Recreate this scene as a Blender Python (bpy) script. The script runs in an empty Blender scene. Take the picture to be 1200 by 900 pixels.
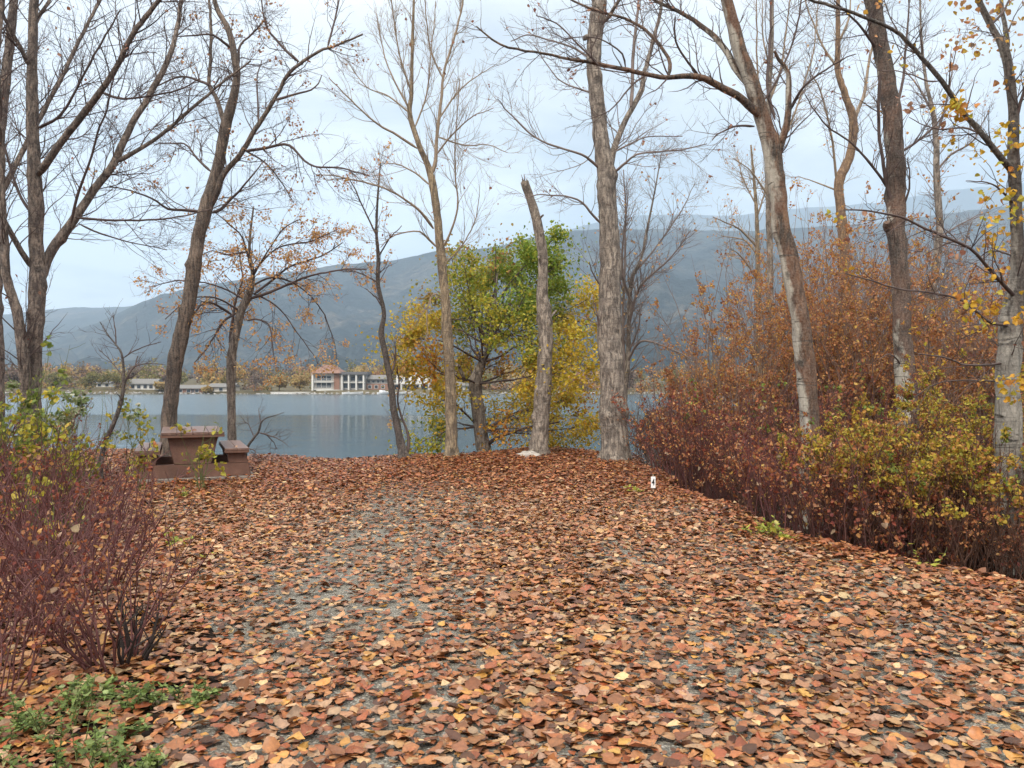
import bpy, math, random
import numpy as np
from mathutils import Vector

SC = bpy.context.scene
COL = SC.collection
F, CX, HY, EYE = 950.0, 600.0, 451.0, 1.5          # focal length in photo pixels, optical axis, horizon, eye height
WATER_Z = -1.5
rng = np.random.default_rng(7)

def at(px, py, d):
    """a point of the place seen towards (px, py) at d metres in front of the eye"""
    return np.array([(px - CX) / F * d, d, EYE - (py - HY) / F * d])

# ------------------------------------------------------------------ objects
def link(name, data, parent=None):
    o = bpy.data.objects.new(name, data)
    COL.objects.link(o)
    if parent is not None:
        o.parent = parent
        o.matrix_parent_inverse = parent.matrix_world.inverted() if False else o.matrix_parent_inverse
    return o

def tag(o, label=None, cat=None, group=None, kind=None):
    if label: o['label'] = label
    if cat: o['category'] = cat
    if group: o['group'] = group
    if kind: o['kind'] = kind
    return o

def thing(name, label, cat, loc=(0, 0, 0), rz=0.0, group=None):
    o = link(name, None)
    o.location = tuple(float(v) for v in loc)
    o.rotation_euler = (0, 0, rz)
    return tag(o, label, cat, group)

class MB:
    """collects faces, then links them as ONE mesh object"""
    def __init__(self, origin=(0, 0, 0)):
        self.v, self.c, self.q, self.t, self.n = [], [], [], [], 0
        self.o = np.array(origin, float)
        self.has_c = False
    def add(self, verts, quads=None, tris=None, col=None):
        verts = np.asarray(verts, float).reshape(-1, 3)
        if quads is not None and len(quads): self.q.append(np.asarray(quads, np.int64).reshape(-1, 4) + self.n)
        if tris is not None and len(tris): self.t.append(np.asarray(tris, np.int64).reshape(-1, 3) + self.n)
        self.v.append(verts); self.n += len(verts)
        if col is not None:
            self.has_c = True
            self.c.append(np.asarray(col, float).reshape(-1, 3))
        else:
            self.c.append(np.full((len(verts), 3), 0.5))
        return self
    def box(self, x0, x1, y0, y1, z0, z1, bevel=0.0):
        if bevel > 0:
            return self.prism([(x0, z0 + bevel), (x0 + bevel, z0), (x1 - bevel, z0), (x1, z0 + bevel), (x1, z1 - bevel), (x1 - bevel, z1), (x0 + bevel, z1), (x0, z1 - bevel)], y0, y1, bevel)
        v = [(x, y, z) for z in (z0, z1) for y in (y0, y1) for x in (x0, x1)]
        return self.add(v, [(0, 2, 3, 1), (4, 5, 7, 6), (0, 1, 5, 4), (2, 6, 7, 3), (0, 4, 6, 2), (1, 3, 7, 5)])
    def prism(self, xz, y0, y1, bevel=0.0):
        """an outline in x, z (counter-clockwise) pulled along y, ends chamfered"""
        xz = np.array(xz, float); n = len(xz)
        c = xz.mean(0)
        def ring(y, s):
            d = xz - c
            l = np.linalg.norm(d, axis=1, keepdims=True)
            p = c + d * (1 - s / l)
            return np.column_stack([p[:, 0], np.full(n, y), p[:, 1]])
        rings = [ring(y0, bevel), ring(y0 + bevel, 0), ring(y1 - bevel, 0), ring(y1, bevel)] if bevel else [ring(y0, 0), ring(y1, 0)]
        v = np.concatenate(rings)
        q = [(k * n + i, k * n + (i + 1) % n, (k + 1) * n + (i + 1) % n, (k + 1) * n + i) for k in range(len(rings) - 1) for i in range(n)]
        self.add(v, q)
        base = self.n - len(v)
        self.ng = getattr(self, 'ng', [])
        self.ng.append([base + i for i in range(n)][::-1])
        self.ng.append([base + (len(rings) - 1) * n + i for i in range(n)])
        return self
    def build(self, name, mat, parent=None, smooth=False):
        v = np.concatenate(self.v) - self.o
        me = bpy.data.meshes.new(name)
        q = np.concatenate(self.q) if self.q else np.zeros((0, 4), np.int64)
        t = np.concatenate(self.t) if self.t else np.zeros((0, 3), np.int64)
        ng = getattr(self, 'ng', [])
        loops = np.concatenate([q.ravel(), t.ravel()] + [np.array(f, np.int64) for f in ng])
        tot = np.concatenate([np.full(len(q), 4), np.full(len(t), 3), np.array([len(f) for f in ng], np.int64)]).astype(np.int32)
        start = np.concatenate([[0], np.cumsum(tot)[:-1]]).astype(np.int32)
        me.vertices.add(len(v)); me.vertices.foreach_set('co', v.astype(np.float32).ravel())
        me.loops.add(len(loops)); me.loops.foreach_set('vertex_index', loops.astype(np.int32))
        me.polygons.add(len(tot)); me.polygons.foreach_set('loop_start', start)
        me.polygons.foreach_set('use_smooth', np.full(len(tot), smooth))
        me.update(calc_edges=True); me.validate()
        if self.has_c:
            a = me.color_attributes.new('col', 'FLOAT_COLOR', 'POINT')
            c = np.concatenate(self.c)
            a.data.foreach_set('color', np.column_stack([c, np.ones(len(c))]).astype(np.float32).ravel())
        me.materials.append(mat)
        return link(name, me, parent)

# ------------------------------------------------------------------ materials
def new_mat(name):
    m = bpy.data.materials.new(name); m.use_nodes = True
    nt = m.node_tree; nt.nodes.clear()
    out = nt.nodes.new('ShaderNodeOutputMaterial')
    return m, nt, out

def nd(nt, kind, **kw):
    n = nt.nodes.new('ShaderNode' + kind)
    ins = kw.pop('ins', {})
    for k, v in kw.items(): setattr(n, k, v)
    for k, v in ins.items(): n.inputs[k].default_value = v
    return n

def lk(nt, a, b): nt.links.new(a, b)

def ramp(nt, fac, stops):
    r = nt.nodes.new('ShaderNodeValToRGB')
    e = r.color_ramp.elements
    while len(e) > 1: e.remove(e[-1])
    e[0].position, e[0].color = stops[0][0], (*stops[0][1], 1)
    for p, c in stops[1:]:
        x = e.new(p); x.color = (*c, 1)
    lk(nt, fac, r.inputs['Fac'])
    return r.outputs['Color']

def mapping(nt, scale, src='Object'):
    tc = nd(nt, 'TexCoord')
    mp = nd(nt, 'Mapping'); mp.inputs['Scale'].default_value = scale
    lk(nt, tc.outputs[src], mp.inputs['Vector'])
    return mp.outputs['Vector']

def noise(nt, vec, scale, detail=4, rough=0.55, dist=0.0):
    n = nd(nt, 'TexNoise', ins={'Scale': scale, 'Detail': detail, 'Roughness': rough, 'Distortion': dist})
    lk(nt, vec, n.inputs['Vector'])
    return n.outputs['Fac']

def mixc(nt, fac, a, b, blend='MIX'):
    m = nd(nt, 'Mix', data_type='RGBA', blend_type=blend)
    for sock, val in ((m.inputs[0], fac), (m.inputs[6], a), (m.inputs[7], b)):
        if hasattr(val, 'is_linked') or hasattr(val, 'links'): lk(nt, val, sock)
        elif isinstance(val, (int, float)): sock.default_value = val
        else: sock.default_value = (*val, 1)
    return m.outputs[2]

def bump(nt, h, strength, dist):
    b = nd(nt, 'Bump', ins={'Strength': strength, 'Distance': dist})
    lk(nt, h, b.inputs['Height'])
    return b.outputs['Normal']

def principled(nt, out, color, rough=0.8, normal=None, spec=0.4):
    p = nd(nt, 'BsdfPrincipled')
    if isinstance(color, tuple): p.inputs['Base Color'].default_value = (*color, 1)
    else: lk(nt, color, p.inputs['Base Color'])
    if isinstance(rough, (int, float)): p.inputs['Roughness'].default_value = rough
    else: lk(nt, rough, p.inputs['Roughness'])
    p.inputs['Specular IOR Level'].default_value = spec
    if normal is not None: lk(nt, normal, p.inputs['Normal'])
    if out is not None: lk(nt, p.outputs[0], out.inputs['Surface'])
    return p

def leaf_mat(name, rough=0.5, trans=0.3, spec=0.35, vary=0.35):
    m, nt, out = new_mat(name)
    a = nd(nt, 'Attribute', attribute_name='col')
    n = noise(nt, mapping(nt, (1, 1, 1)), 60, 3, 0.6)
    mr = nd(nt, 'MapRange', ins={1: 0.25, 2: 0.75, 3: 1 - vary, 4: 1 + vary}); lk(nt, n, mr.inputs[0])
    vm = nd(nt, 'VectorMath', operation='SCALE'); lk(nt, a.outputs['Color'], vm.inputs[0]); lk(nt, mr.outputs[0], vm.inputs['Scale'])
    p = principled(nt, None, vm.outputs[0], rough, None, spec)
    t = nd(nt, 'BsdfTranslucent'); lk(nt, vm.outputs[0], t.inputs['Color'])
    mx = nd(nt, 'MixShader', ins={0: trans})
    lk(nt, p.outputs[0], mx.inputs[1]); lk(nt, t.outputs[0], mx.inputs[2]); lk(nt, mx.outputs[0], out.inputs['Surface'])
    return m

def bark_mat(name, light, dark, pale=None, pale_amt=0.5, ridge=26.0, stretch=0.16, crack=0.5, warm=None, side=0.0, ztop=None):
    """ridged bark: long cracks along the stem, blotches, optional pale peeled patches"""
    m, nt, out = new_mat(name)
    v = mapping(nt, (1, 1, stretch)); v2 = mapping(nt, (1, 1, 1))
    n1 = noise(nt, v, ridge, 6, 0.65, 0.6)
    n2 = noise(nt, mapping(nt, (1, 1, 0.6)), 5.0, 6, 0.68, 0.4)
    n3 = noise(nt, v2, 40, 3, 0.6)
    hb = noise(nt, mapping(nt, (1.6, 1.6, 5.5)), 2.0, 5, 0.65, 0.8)
    c = ramp(nt, n1, [(0.42, dark), (0.5, tuple(0.5 * (a + b) for a, b in zip(light, dark))), (0.57, light)])
    c = mixc(nt, ramp(nt, n2, [(0.4, (0, 0, 0)), (0.65, (1, 1, 1))]), c, mixc(nt, 0.8, c, dark))
    if warm: c = mixc(nt, ramp(nt, noise(nt, v2, 1.7, 3), [(0.45, (0, 0, 0)), (0.6, (0.8, 0.8, 0.8))]), c, mixc(nt, 0.7, c, warm))
    if pale:
        pn = noise(nt, mapping(nt, (1, 1, 0.5)), 2.6, 5, 0.65, 0.5)
        if side:                                              # the bark has peeled on one side
            sx_ = nd(nt, 'SeparateXYZ'); lk(nt, nd(nt, 'NewGeometry').outputs['Normal'], sx_.inputs[0])
            ma = nd(nt, 'Math', operation='MULTIPLY_ADD', ins={1: -side}); lk(nt, sx_.outputs['X'], ma.inputs[0]); lk(nt, pn, ma.inputs[2]); pn = ma.outputs[0]
        if ztop:                                              # smooth pale bark low on the stem only
            sz_ = nd(nt, 'SeparateXYZ'); lk(nt, v2, sz_.inputs[0])
            mz = nd(nt, 'MapRange', ins={1: ztop[0], 2: ztop[1], 3: 0.05, 4: -0.22}); lk(nt, sz_.outputs['Z'], mz.inputs[0])
            mb_ = nd(nt, 'Math', operation='ADD'); lk(nt, pn, mb_.inputs[0]); lk(nt, mz.outputs[0], mb_.inputs[1]); pn = mb_.outputs[0]
        pf = ramp(nt, pn, [(pale_amt - 0.05, (0, 0, 0)), (pale_amt + 0.05, (1, 1, 1))])
        pc = ramp(nt, n1, [(0.3, tuple(x * 0.45 for x in pale)), (0.5, pale)])
        pc = mixc(nt, ramp(nt, hb, [(0.58, (0, 0, 0)), (0.66, (1, 1, 1))]), pc, dark)
        c = mixc(nt, pf, c, pc)
    else:
        c = mixc(nt, ramp(nt, hb, [(0.58, (0, 0, 0)), (0.72, (crack * 0.5, crack * 0.5, crack * 0.5))]), c, dark)
    vk = nd(nt, 'TexVoronoi', ins={'Scale': 3.4, 'Randomness': 1.0}); wv = nd(nt, 'VectorMath', operation='ADD')
    ns = nd(nt, 'TexNoise', ins={'Scale': 9.0, 'Detail': 3.0}); lk(nt, v2, ns.inputs['Vector'])
    wsc = nd(nt, 'VectorMath', operation='SCALE'); wsc.inputs['Scale'].default_value = 0.14; lk(nt, ns.outputs['Color'], wsc.inputs[0])
    lk(nt, mapping(nt, (1, 1, 0.9)), wv.inputs[0]); lk(nt, wsc.outputs[0], wv.inputs[1]); lk(nt, wv.outputs[0], vk.inputs['Vector'])
    c = mixc(nt, ramp(nt, vk.outputs['Distance'], [(0.13, (0.85, 0.85, 0.85)), (0.24, (0, 0, 0))]), c, tuple(x * 0.6 for x in dark))       # branch scars
    cr = noise(nt, mapping(nt, (1.3, 1.3, 13)), 1.5, 4, 0.6, 0.9)
    c = mixc(nt, ramp(nt, cr, [(0.60, (0, 0, 0)), (0.67, (0.75, 0.75, 0.75))]), c, tuple(x * 0.8 for x in dark))                            # creases
    c = mixc(nt, 0.22, c, ramp(nt, n3, [(0.3, (0.02, 0.02, 0.02)), (0.7, (0.5, 0.47, 0.43))]))
    ad = nd(nt, 'Math', operation='MULTIPLY_ADD', ins={1: 0.3}); lk(nt, hb, ad.inputs[0]); lk(nt, n1, ad.inputs[2])
    principled(nt, out, c, 0.85, bump(nt, ad.outputs[0], 1.0, 0.05), 0.2)
    return m

def plain_mat(name, color, rough=0.7, nscale=8.0, amt=0.25, spec=0.3, b=0.0):
    m, nt, out = new_mat(name)
    n = noise(nt, mapping(nt, (1, 1, 1)), nscale, 5, 0.6)
    lo, hi = tuple(x * (1 - amt) for x in color), tuple(min(1, x * (1 + amt)) for x in color)
    c = ramp(nt, n, [(0.3, lo), (0.7, hi)])
    principled(nt, out, c, rough, bump(nt, n, 0.5, b) if b else None, spec)
    return m

# ------------------------------------------------------------------ ground heights
def smooth(a, b, x):
    t = np.clip((x - a) / (b - a), 0, 1)
    return t * t * (3 - 2 * t)

_ph = np.random.default_rng(3).uniform(0, 6.28, (12, 2))
def wav(x, y, s):
    z = 0
    for i in range(6):
        k = s * (1.0 + 0.53 * i); a = i * 1.13
        z = z + np.sin((x * math.cos(a) + y * math.sin(a)) * k + _ph[i, 0]) / (1 + i)
    return z

def right_edge(y):       # where the leafy drive ends against the thicket
    return np.interp(y, [0, 4, 6, 7.1, 8.9, 11.5, 14.7, 20], [4.9, 4.35, 3.75, 3.05, 2.55, 2.28, 2.2, 2.2]) + 0.10 * np.sin(y * 2.1) + 0.05 * np.sin(y * 5.3)
def left_edge(y):
    return np.interp(y, [0, 4, 6, 9, 12, 15, 20], [-1.6, -2.0, -2.9, -4.4, -5.6, -6.5, -7]) + 0.12 * np.sin(y * 1.7)
def crest(x):            # where the land drops to the lake
    return 16.2 + 0.35 * np.sin(x * 0.9 + 1) + 34 * smooth(3.0, 9.0, x) + 0.25 * np.sin(x * 2.3)

def gz(x, y):
    x, y = np.asarray(x, float), np.asarray(y, float)
    z = 0.018 * wav(x, y, 0.55) + 0.006 * wav(x, y, 2.3)
    z = z + 0.10 * smooth(11, 15.5, y) * np.exp(-((x - 0.3) / 2.6) ** 2)
    r = x - right_edge(y)
    z = z - (0.42 + 0.4 * smooth(8.5, 6.5, y)) * smooth(0.05, 0.8, r) + 0.35 * smooth(1.5, 4.0, r)
    l = left_edge(y) - x
    z = z + 0.10 * smooth(0.2, 1.6, l)
    c = crest(x)
    z = z - 0.33 * np.maximum(0, y - c) ** 1.05 * smooth(0, 1.2, y - c)
    return np.maximum(z, -4.0)

def grid_mesh(name, xs, ys, zf, mat, kind='structure', label=None, smooth_=True, keep=None):
    X, Y = np.meshgrid(xs, ys)
    Z = zf(X, Y)
    m = MB()
    nx, ny = len(xs), len(ys)
    idx = np.arange(nx * ny).reshape(ny, nx)
    q = np.stack([idx[:-1, :-1], idx[:-1, 1:], idx[1:, 1:], idx[1:, :-1]], -1).reshape(-1, 4)
    if keep is not None:
        k = keep(X, Y)
        kk = (k[:-1, :-1] & k[:-1, 1:] & k[1:, 1:] & k[1:, :-1]).ravel()
        q = q[kk]
    m.add(np.stack([X, Y, Z], -1), q)
    o = m.build(name, mat, None, smooth_)
    return tag(o, label, None, None, kind)

# ------------------------------------------------------------------ tubes, twigs, leaves
def unit(a): return a / np.maximum(np.linalg.norm(a, axis=-1, keepdims=True), 1e-9)

def tubes(mb, P, R, k=3, cap=False, lump=0.0, g=None, col=None, knots=0, roots=0.0):
    """N polylines of m points (N,m,3) with radii (N,m) as k-sided tubes"""
    N, m, _ = P.shape
    if N == 0: return
    T = unit(np.gradient(P, axis=1))
    ref = np.where(np.abs(T[..., 1:2]) > 0.9, np.array([1.0, 0, 0]), np.array([0.12, 0.985, 0.1]))
    U = unit(np.cross(T, ref)); V = np.cross(T, U)
    a = np.arange(k) * (2 * math.pi / k)
    rr = R[..., None] * np.ones(k)
    if lump:
        s = np.linspace(0, 1, m)[None, :, None] * np.linalg.norm(np.diff(P, axis=1), axis=2).sum(1)[:, None, None]
        ph = (g or rng).uniform(0, 6.28, 10)
        w = sum(np.sin(s * f + a * h + p) * w_ for f, h, p, w_ in ((2.1, 1, ph[0], .5), (4.3, 2, ph[1], .45), (7.7, -1, ph[2], .4), (11, 3, ph[3], .3), (17, -2, ph[4], .25), (1.0, 3, ph[5], .5), (24, 1, ph[6], .2)))
        rr = rr * (1 + lump * w)
        for _ in range(knots):
            s0, a0 = s.max() * g.uniform(0.05, 0.9), g.uniform(0, 6.28)
            da = np.abs((a - a0 + math.pi) % (2 * math.pi) - math.pi)
            rr = rr * (1 + g.uniform(0.08, 0.34) * np.exp(-((s - s0) / g.uniform(0.04, 0.12)) ** 2 - (da / g.uniform(0.3, 0.6)) ** 2))
        if roots:
            rr = rr * (1 + roots * (0.55 + 0.45 * np.sin(a * 4 + ph[6]) + 0.3 * np.sin(a * 3 + ph[7])) * np.exp(-np.maximum(0, s - 0.08) / 0.16))
    ring = P[:, :, None, :] + rr[..., None] * (np.cos(a)[:, None] * U[:, :, None, :] + np.sin(a)[:, None] * V[:, :, None, :])
    base = (np.arange(N) * m * k)[:, None, None] + (np.arange(m - 1) * k)[None, :, None]
    i = np.arange(k)[None, None, :]; j = (i + 1) % k
    q = np.stack([base + i, base + j, base + k + j, base + k + i], -1).reshape(-1, 4)
    c = None if col is None else np.repeat(col, m * k, axis=0)
    mb.add(ring.reshape(-1, 3), q, col=c)
    if cap:
        for e in (0, m - 1):
            n0 = ring[0, e]
            ctr = n0.mean(0)
            v = np.vstack([n0, ctr])
            mb.add(v, None, [(i_, (i_ + 1) % k, k) for i_ in range(k)])

def resample(pts, rad, n):
    pts, rad = np.asarray(pts, float), np.asarray(rad, float)
    p = np.vstack([2 * pts[0] - pts[1], pts, 2 * pts[-1] - pts[-2]])
    fine, fr = [], []
    for i in range(len(pts) - 1):
        t = np.linspace(0, 1, 12, endpoint=False)[:, None]
        a, b, c, d = p[i], p[i + 1], p[i + 2], p[i + 3]
        fine.append(0.5 * (2 * b + (c - a) * t + (2 * a - 5 * b + 4 * c - d) * t ** 2 + (3 * b - a - 3 * c + d) * t ** 3))
        fr.append(rad[i] + (rad[i + 1] - rad[i]) * t[:, 0])
    fine.append(pts[-1:]); fr.append(rad[-1:])
    fine, fr = np.vstack(fine), np.concatenate(fr)
    s = np.concatenate([[0], np.cumsum(np.linalg.norm(np.diff(fine, axis=0), axis=1))])
    u = np.linspace(0, s[-1], n)
    return np.column_stack([np.interp(u, s, fine[:, k]) for k in range(3)]), np.interp(u, s, fr), s[-1]

def spawn(g, P, R, dens, tmin, length, ang=(0.5, 0.95), m=7, wob=0.14, up=0.06, rk=0.6, rmax=0.02, rmin=0.0022, shrink=0.55, maxn=60000):
    """children along N parent polylines"""
    N, m0, _ = P.shape
    if N == 0: return np.zeros((0, m, 3)), np.zeros((0, m))
    L = np.linalg.norm(np.diff(P, axis=1), axis=2).sum(1)
    cnt = g.poisson(np.maximum(dens * L * (1 - tmin), 0.0))
    idx = np.repeat(np.arange(N), cnt)[:maxn]
    n = len(idx)
    t = tmin + (1 - tmin) * g.random(n)
    f = t * (m0 - 1); i0 = np.minimum(f.astype(int), m0 - 2); fr = (f - i0)[:, None]
    p = P[idx, i0] * (1 - fr) + P[idx, i0 + 1] * fr
    r = R[idx, i0] * (1 - fr[:, 0]) + R[idx, i0 + 1] * fr[:, 0]
    T = unit(P[idx, i0 + 1] - P[idx, i0])
    w = g.normal(size=(n, 3)); w = unit(w - (w * T).sum(1, keepdims=True) * T)
    a = g.uniform(*ang, n)[:, None]
    d = T * np.cos(a) + w * np.sin(a)
    ln = length * (1 - shrink * t) * g.uniform(0.5, 1.35, n)
    r0 = np.clip(r * rk, rmin, rmax) * g.uniform(0.7, 1.0, n)
    return march(g, p, d, ln, r0, m, wob, up, rmin)

def march(g, p, d, ln, r0, m, wob, up, rmin):
    n = len(p)
    out = np.zeros((n, m, 3)); out[:, 0] = p
    seg = (ln / (m - 1))[:, None]
    for k in range(1, m):
        d = unit(d + wob * g.normal(size=(n, 3)) + np.array([0, 0, up]))
        p = p + d * seg; out[:, k] = p
    rr = r0[:, None] * (1 - np.linspace(0, 1, m)) ** 0.8 + rmin * 0.7
    return out, rr

LT = {'hi': ([0, .12, .3, .5, .7, .88, 1], [0, .30, .46, .44, .32, .14, 0]), 'lo': ([0, .3, .7, 1], [0, .46, .34, 0])}
def leaf_template(kind):
    t, w = (np.array(a) for a in LT[kind])
    n = len(t); inner = np.arange(1, n - 1)
    xy = [(a, 0) for a in t] + [(t[i], w[i]) for i in inner] + [(t[i], -w[i]) for i in inner]
    L = lambda i: n + i - 1
    Rr = lambda i: n + (n - 2) + i - 1
    q, tr = [], [(0, 1, L(1)), (0, Rr(1), 1), (n - 2, n - 1, L(n - 2)), (n - 2, Rr(n - 2), n - 1)]
    for i in range(1, n - 2):
        q.append((i, i + 1, L(i + 1), L(i))); q.append((i, Rr(i), Rr(i + 1), i + 1))
    return np.array(xy, float), np.array(q), np.array(tr)

def leaves(mb, g, pos, X, Z, size, col, kind='lo', width=(0.7, 1.0), curl=1.0):
    """leaf blades: X the way each one points, Z its face normal"""
    n = len(pos)
    if n == 0: return
    xy, q, t = leaf_template(kind)
    X = unit(X); Z = unit(Z - (Z * X).sum(1, keepdims=True) * X); Y = np.cross(Z, X)
    wd = g.uniform(*width, (n, 1))
    lx = np.repeat(xy[None, :, 0], n, 0); ly = xy[None, :, 1] * wd
    c1 = g.normal(0.25, 0.75, (n, 1)) * curl; c2 = g.normal(0.1, 0.5, (n, 1)) * curl; c3 = g.normal(0, 0.5, (n, 1)) * curl
    lz = c1 * ly ** 2 + c2 * (lx - 0.45) ** 2 + c3 * ly * lx + 0.10 * np.abs(ly) * np.sign(c1)
    if kind == 'hi':
        lz = lz + 0.035 * curl * np.sin(lx * 9 + g.uniform(0, 6, (n, 1))) * np.sign(ly)
        ly = ly * (1 + g.normal(0, 0.15, ly.shape))
    s = size[:, None, None]
    v = pos[:, None, :] + s * (lx[..., None] * X[:, None] + ly[..., None] * Y[:, None] + lz[..., None] * Z[:, None])
    k = xy.shape[0]
    off = (np.arange(n) * k)[:, None, None]
    rib = np.where(np.abs(xy[:, 1]) < 1e-6, 1.12, 0.92)[None, :, None]       # paler midrib
    vc = np.repeat(col[:, None, :], k, axis=1) * rib
    mb.add(v, (q[None] + off).reshape(-1, 4), (t[None] + off).reshape(-1, 3), vc)

def pick(g, palette, n, jit=0.18):
    cols = np.array([p[1] for p in palette]); w = np.array([p[0] for p in palette], float)
    c = cols[g.choice(len(cols), n, p=w / w.sum())]
    return np.clip(c * g.uniform(1 - jit, 1 + jit, (n, 1)) * g.uniform(0.93, 1.07, (n, 3)), 0.002, 0.9)

def sprinkle(mb, g, P, n, size, palette, spread=0.06, kind='lo', droop=0.4, tmin=0.35):
    """leaves hung along twigs"""
    N, m, _ = P.shape
    if N == 0 or n == 0: return
    i = g.integers(0, N, n); f = (tmin + (1 - tmin) * g.random(n)) * (m - 1)
    i0 = np.minimum(f.astype(int), m - 2); fr = (f - i0)[:, None]
    p = P[i, i0] * (1 - fr) + P[i, i0 + 1] * fr + g.normal(0, spread, (n, 3))
    X = g.normal(size=(n, 3)) + np.array([0, 0, -droop]); Z = g.normal(size=(n, 3)) + np.array([0, 0, 0.9])
    leaves(mb, g, p, X, Z, size * g.uniform(0.6, 1.25, n), pick(g, palette, n) if not callable(palette) else palette(p), kind)

# ------------------------------------------------------------------ trees
M = {}
def make_tree(name, label, cat, d, trunk, limbs, bark, twig, tw, seed, leaf=None, lmat=None, group=None, flare=0.5, sides=14, cut=False, lean=0.0, tmin=0.35, dd0=0.0):
    """trunk: (px, py, width px); limbs: ([(px, py)...], width at start, at end, depth shift at the tip)"""
    g = np.random.default_rng(seed)
    tp = [at(px, py, d + lean * i / max(1, len(trunk) - 1)) for i, (px, py, w) in enumerate(trunk)]
    # carry the foot down into the soil
    foot = tp[0].copy(); foot[2] = float(gz(foot[0], foot[1])) - 0.12
    if tp[0][2] - foot[2] > 0.25: tp = [foot] + tp; w0 = [trunk[0][2] * 1.08]
    else: tp[0] = foot; w0 = []
    wid = np.array(w0 + [w for _, _, w in trunk]) * 0.92 / 2 / F * d
    L0 = np.linalg.norm(np.diff(np.array(tp), axis=0), axis=1).sum()
    P, R, L = resample(tp, wid, max(24, int(L0 / 0.06)))
    h = np.linspace(0, L, len(P))
    root = thing(name, label, cat, foot, 0, group)
    R = R * (1 + 0.6 * flare * np.exp(-np.maximum(0, h - 0.1) / 0.25))
    mb = MB(foot); tubes(mb, P[None], R[None], sides + 8, cap=True, lump=0.085, g=g, knots=int(L * 1.6), roots=flare)
    mb.build('trunk', bark, root, True)
    par = [resample(P, R, 24)[:2]]
    for pts, a, b, dd in limbs:
        n = len(pts); lp = []
        d0 = d + lean * np.clip((trunk[0][1] - pts[0][1]) / max(1, trunk[0][1] - trunk[-1][1]), 0, 1)
        for i, (px, py) in enumerate(pts): lp.append(at(px, py, d0 + dd * i / (n - 1)))
        r = np.linspace(a, b, n) * 0.80 / 2 / F * d
        LL = np.linalg.norm(np.diff(np.array(lp), axis=0), axis=1).sum()
        p_, r_, l_ = resample(lp, r, max(12, int(LL / 0.1)))
        r_ = r_ * (0.5 + 0.5 * smooth(0, 2.5 * r[0], np.linspace(0, l_, len(r_))))
        p_ = p_ + np.cumsum(g.normal(0, 0.009, p_.shape), 0) * np.linspace(0, 1, len(p_))[:, None]
        mb = MB(foot); tubes(mb, p_[None], r_[None], max(6, min(11, int(a))), cap=True, lump=0.08, g=g, knots=int(l_ * 1.2))
        mb.build('limb', bark if a >= 7 else twig, root, True)
        par.append(resample(p_, r_, 24)[:2])
    if cut: return root, None
    PP = np.stack([p for p, r in par]); RR = np.stack([r for p, r in par])
    mb = MB(foot)
    allP = []
    # trunk throws twigs only above tmin, limbs from near their start
    A = spawn(g, PP[:1], RR[:1], 1.3 * tw.get('nt', tw['n1']), tmin, tw['l1'], tw.get('ang', (0.5, 1.0)), 9, tw.get('wob', 0.13), tw.get('up', 0.05), 0.3, tw.get('r1', 0.011), 0.0017)
    B = spawn(g, PP[1:], RR[1:], 1.75 * tw['n1'], 0.12, tw['l1'], tw.get('ang', (0.5, 1.0)), 9, tw.get('wob', 0.13), tw.get('up', 0.05), 0.38, tw.get('r1', 0.011), 0.0017)
    nn = 1.45
    P1, R1 = np.concatenate([A[0], B[0]]), np.concatenate([A[1], B[1]])
    tubes(mb, P1, R1, 5)
    P2, R2 = spawn(g, P1, R1, 1.35 * tw['n2'], 0.12, tw['l2'], tw.get('ang2', (0.45, 1.0)), 6, tw.get('wob', 0.13) * 1.2, tw.get('up', 0.05), 0.5, 0.0042, 0.0015)
    tubes(mb, P2, R2, 4)
    P3, R3 = spawn(g, P2, R2, 1.3 * tw['n3'], 0.15, tw['l3'], (0.45, 1.0), 4, 0.18, tw.get('up', 0.05), 0.6, 0.0022, 0.0013)
    tubes(mb, P3, R3, 3)
    mb.build('crown', twig, root, True)
    if leaf:
        mb = MB(foot)
        src = P3 if len(P3) else P2
        # leaves keep to some of the twigs: ragged clusters
        for (n, size, pal, frac) in leaf:
            sel = g.random(len(P2)) < frac
            sprinkle(mb, g, P2[sel], n, size * (0.72 if size > 0.06 else 1.0), pal, 0.05)
        mb.build('foliage', lmat, root)
    return root, (P1, P2, P3)

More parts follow.
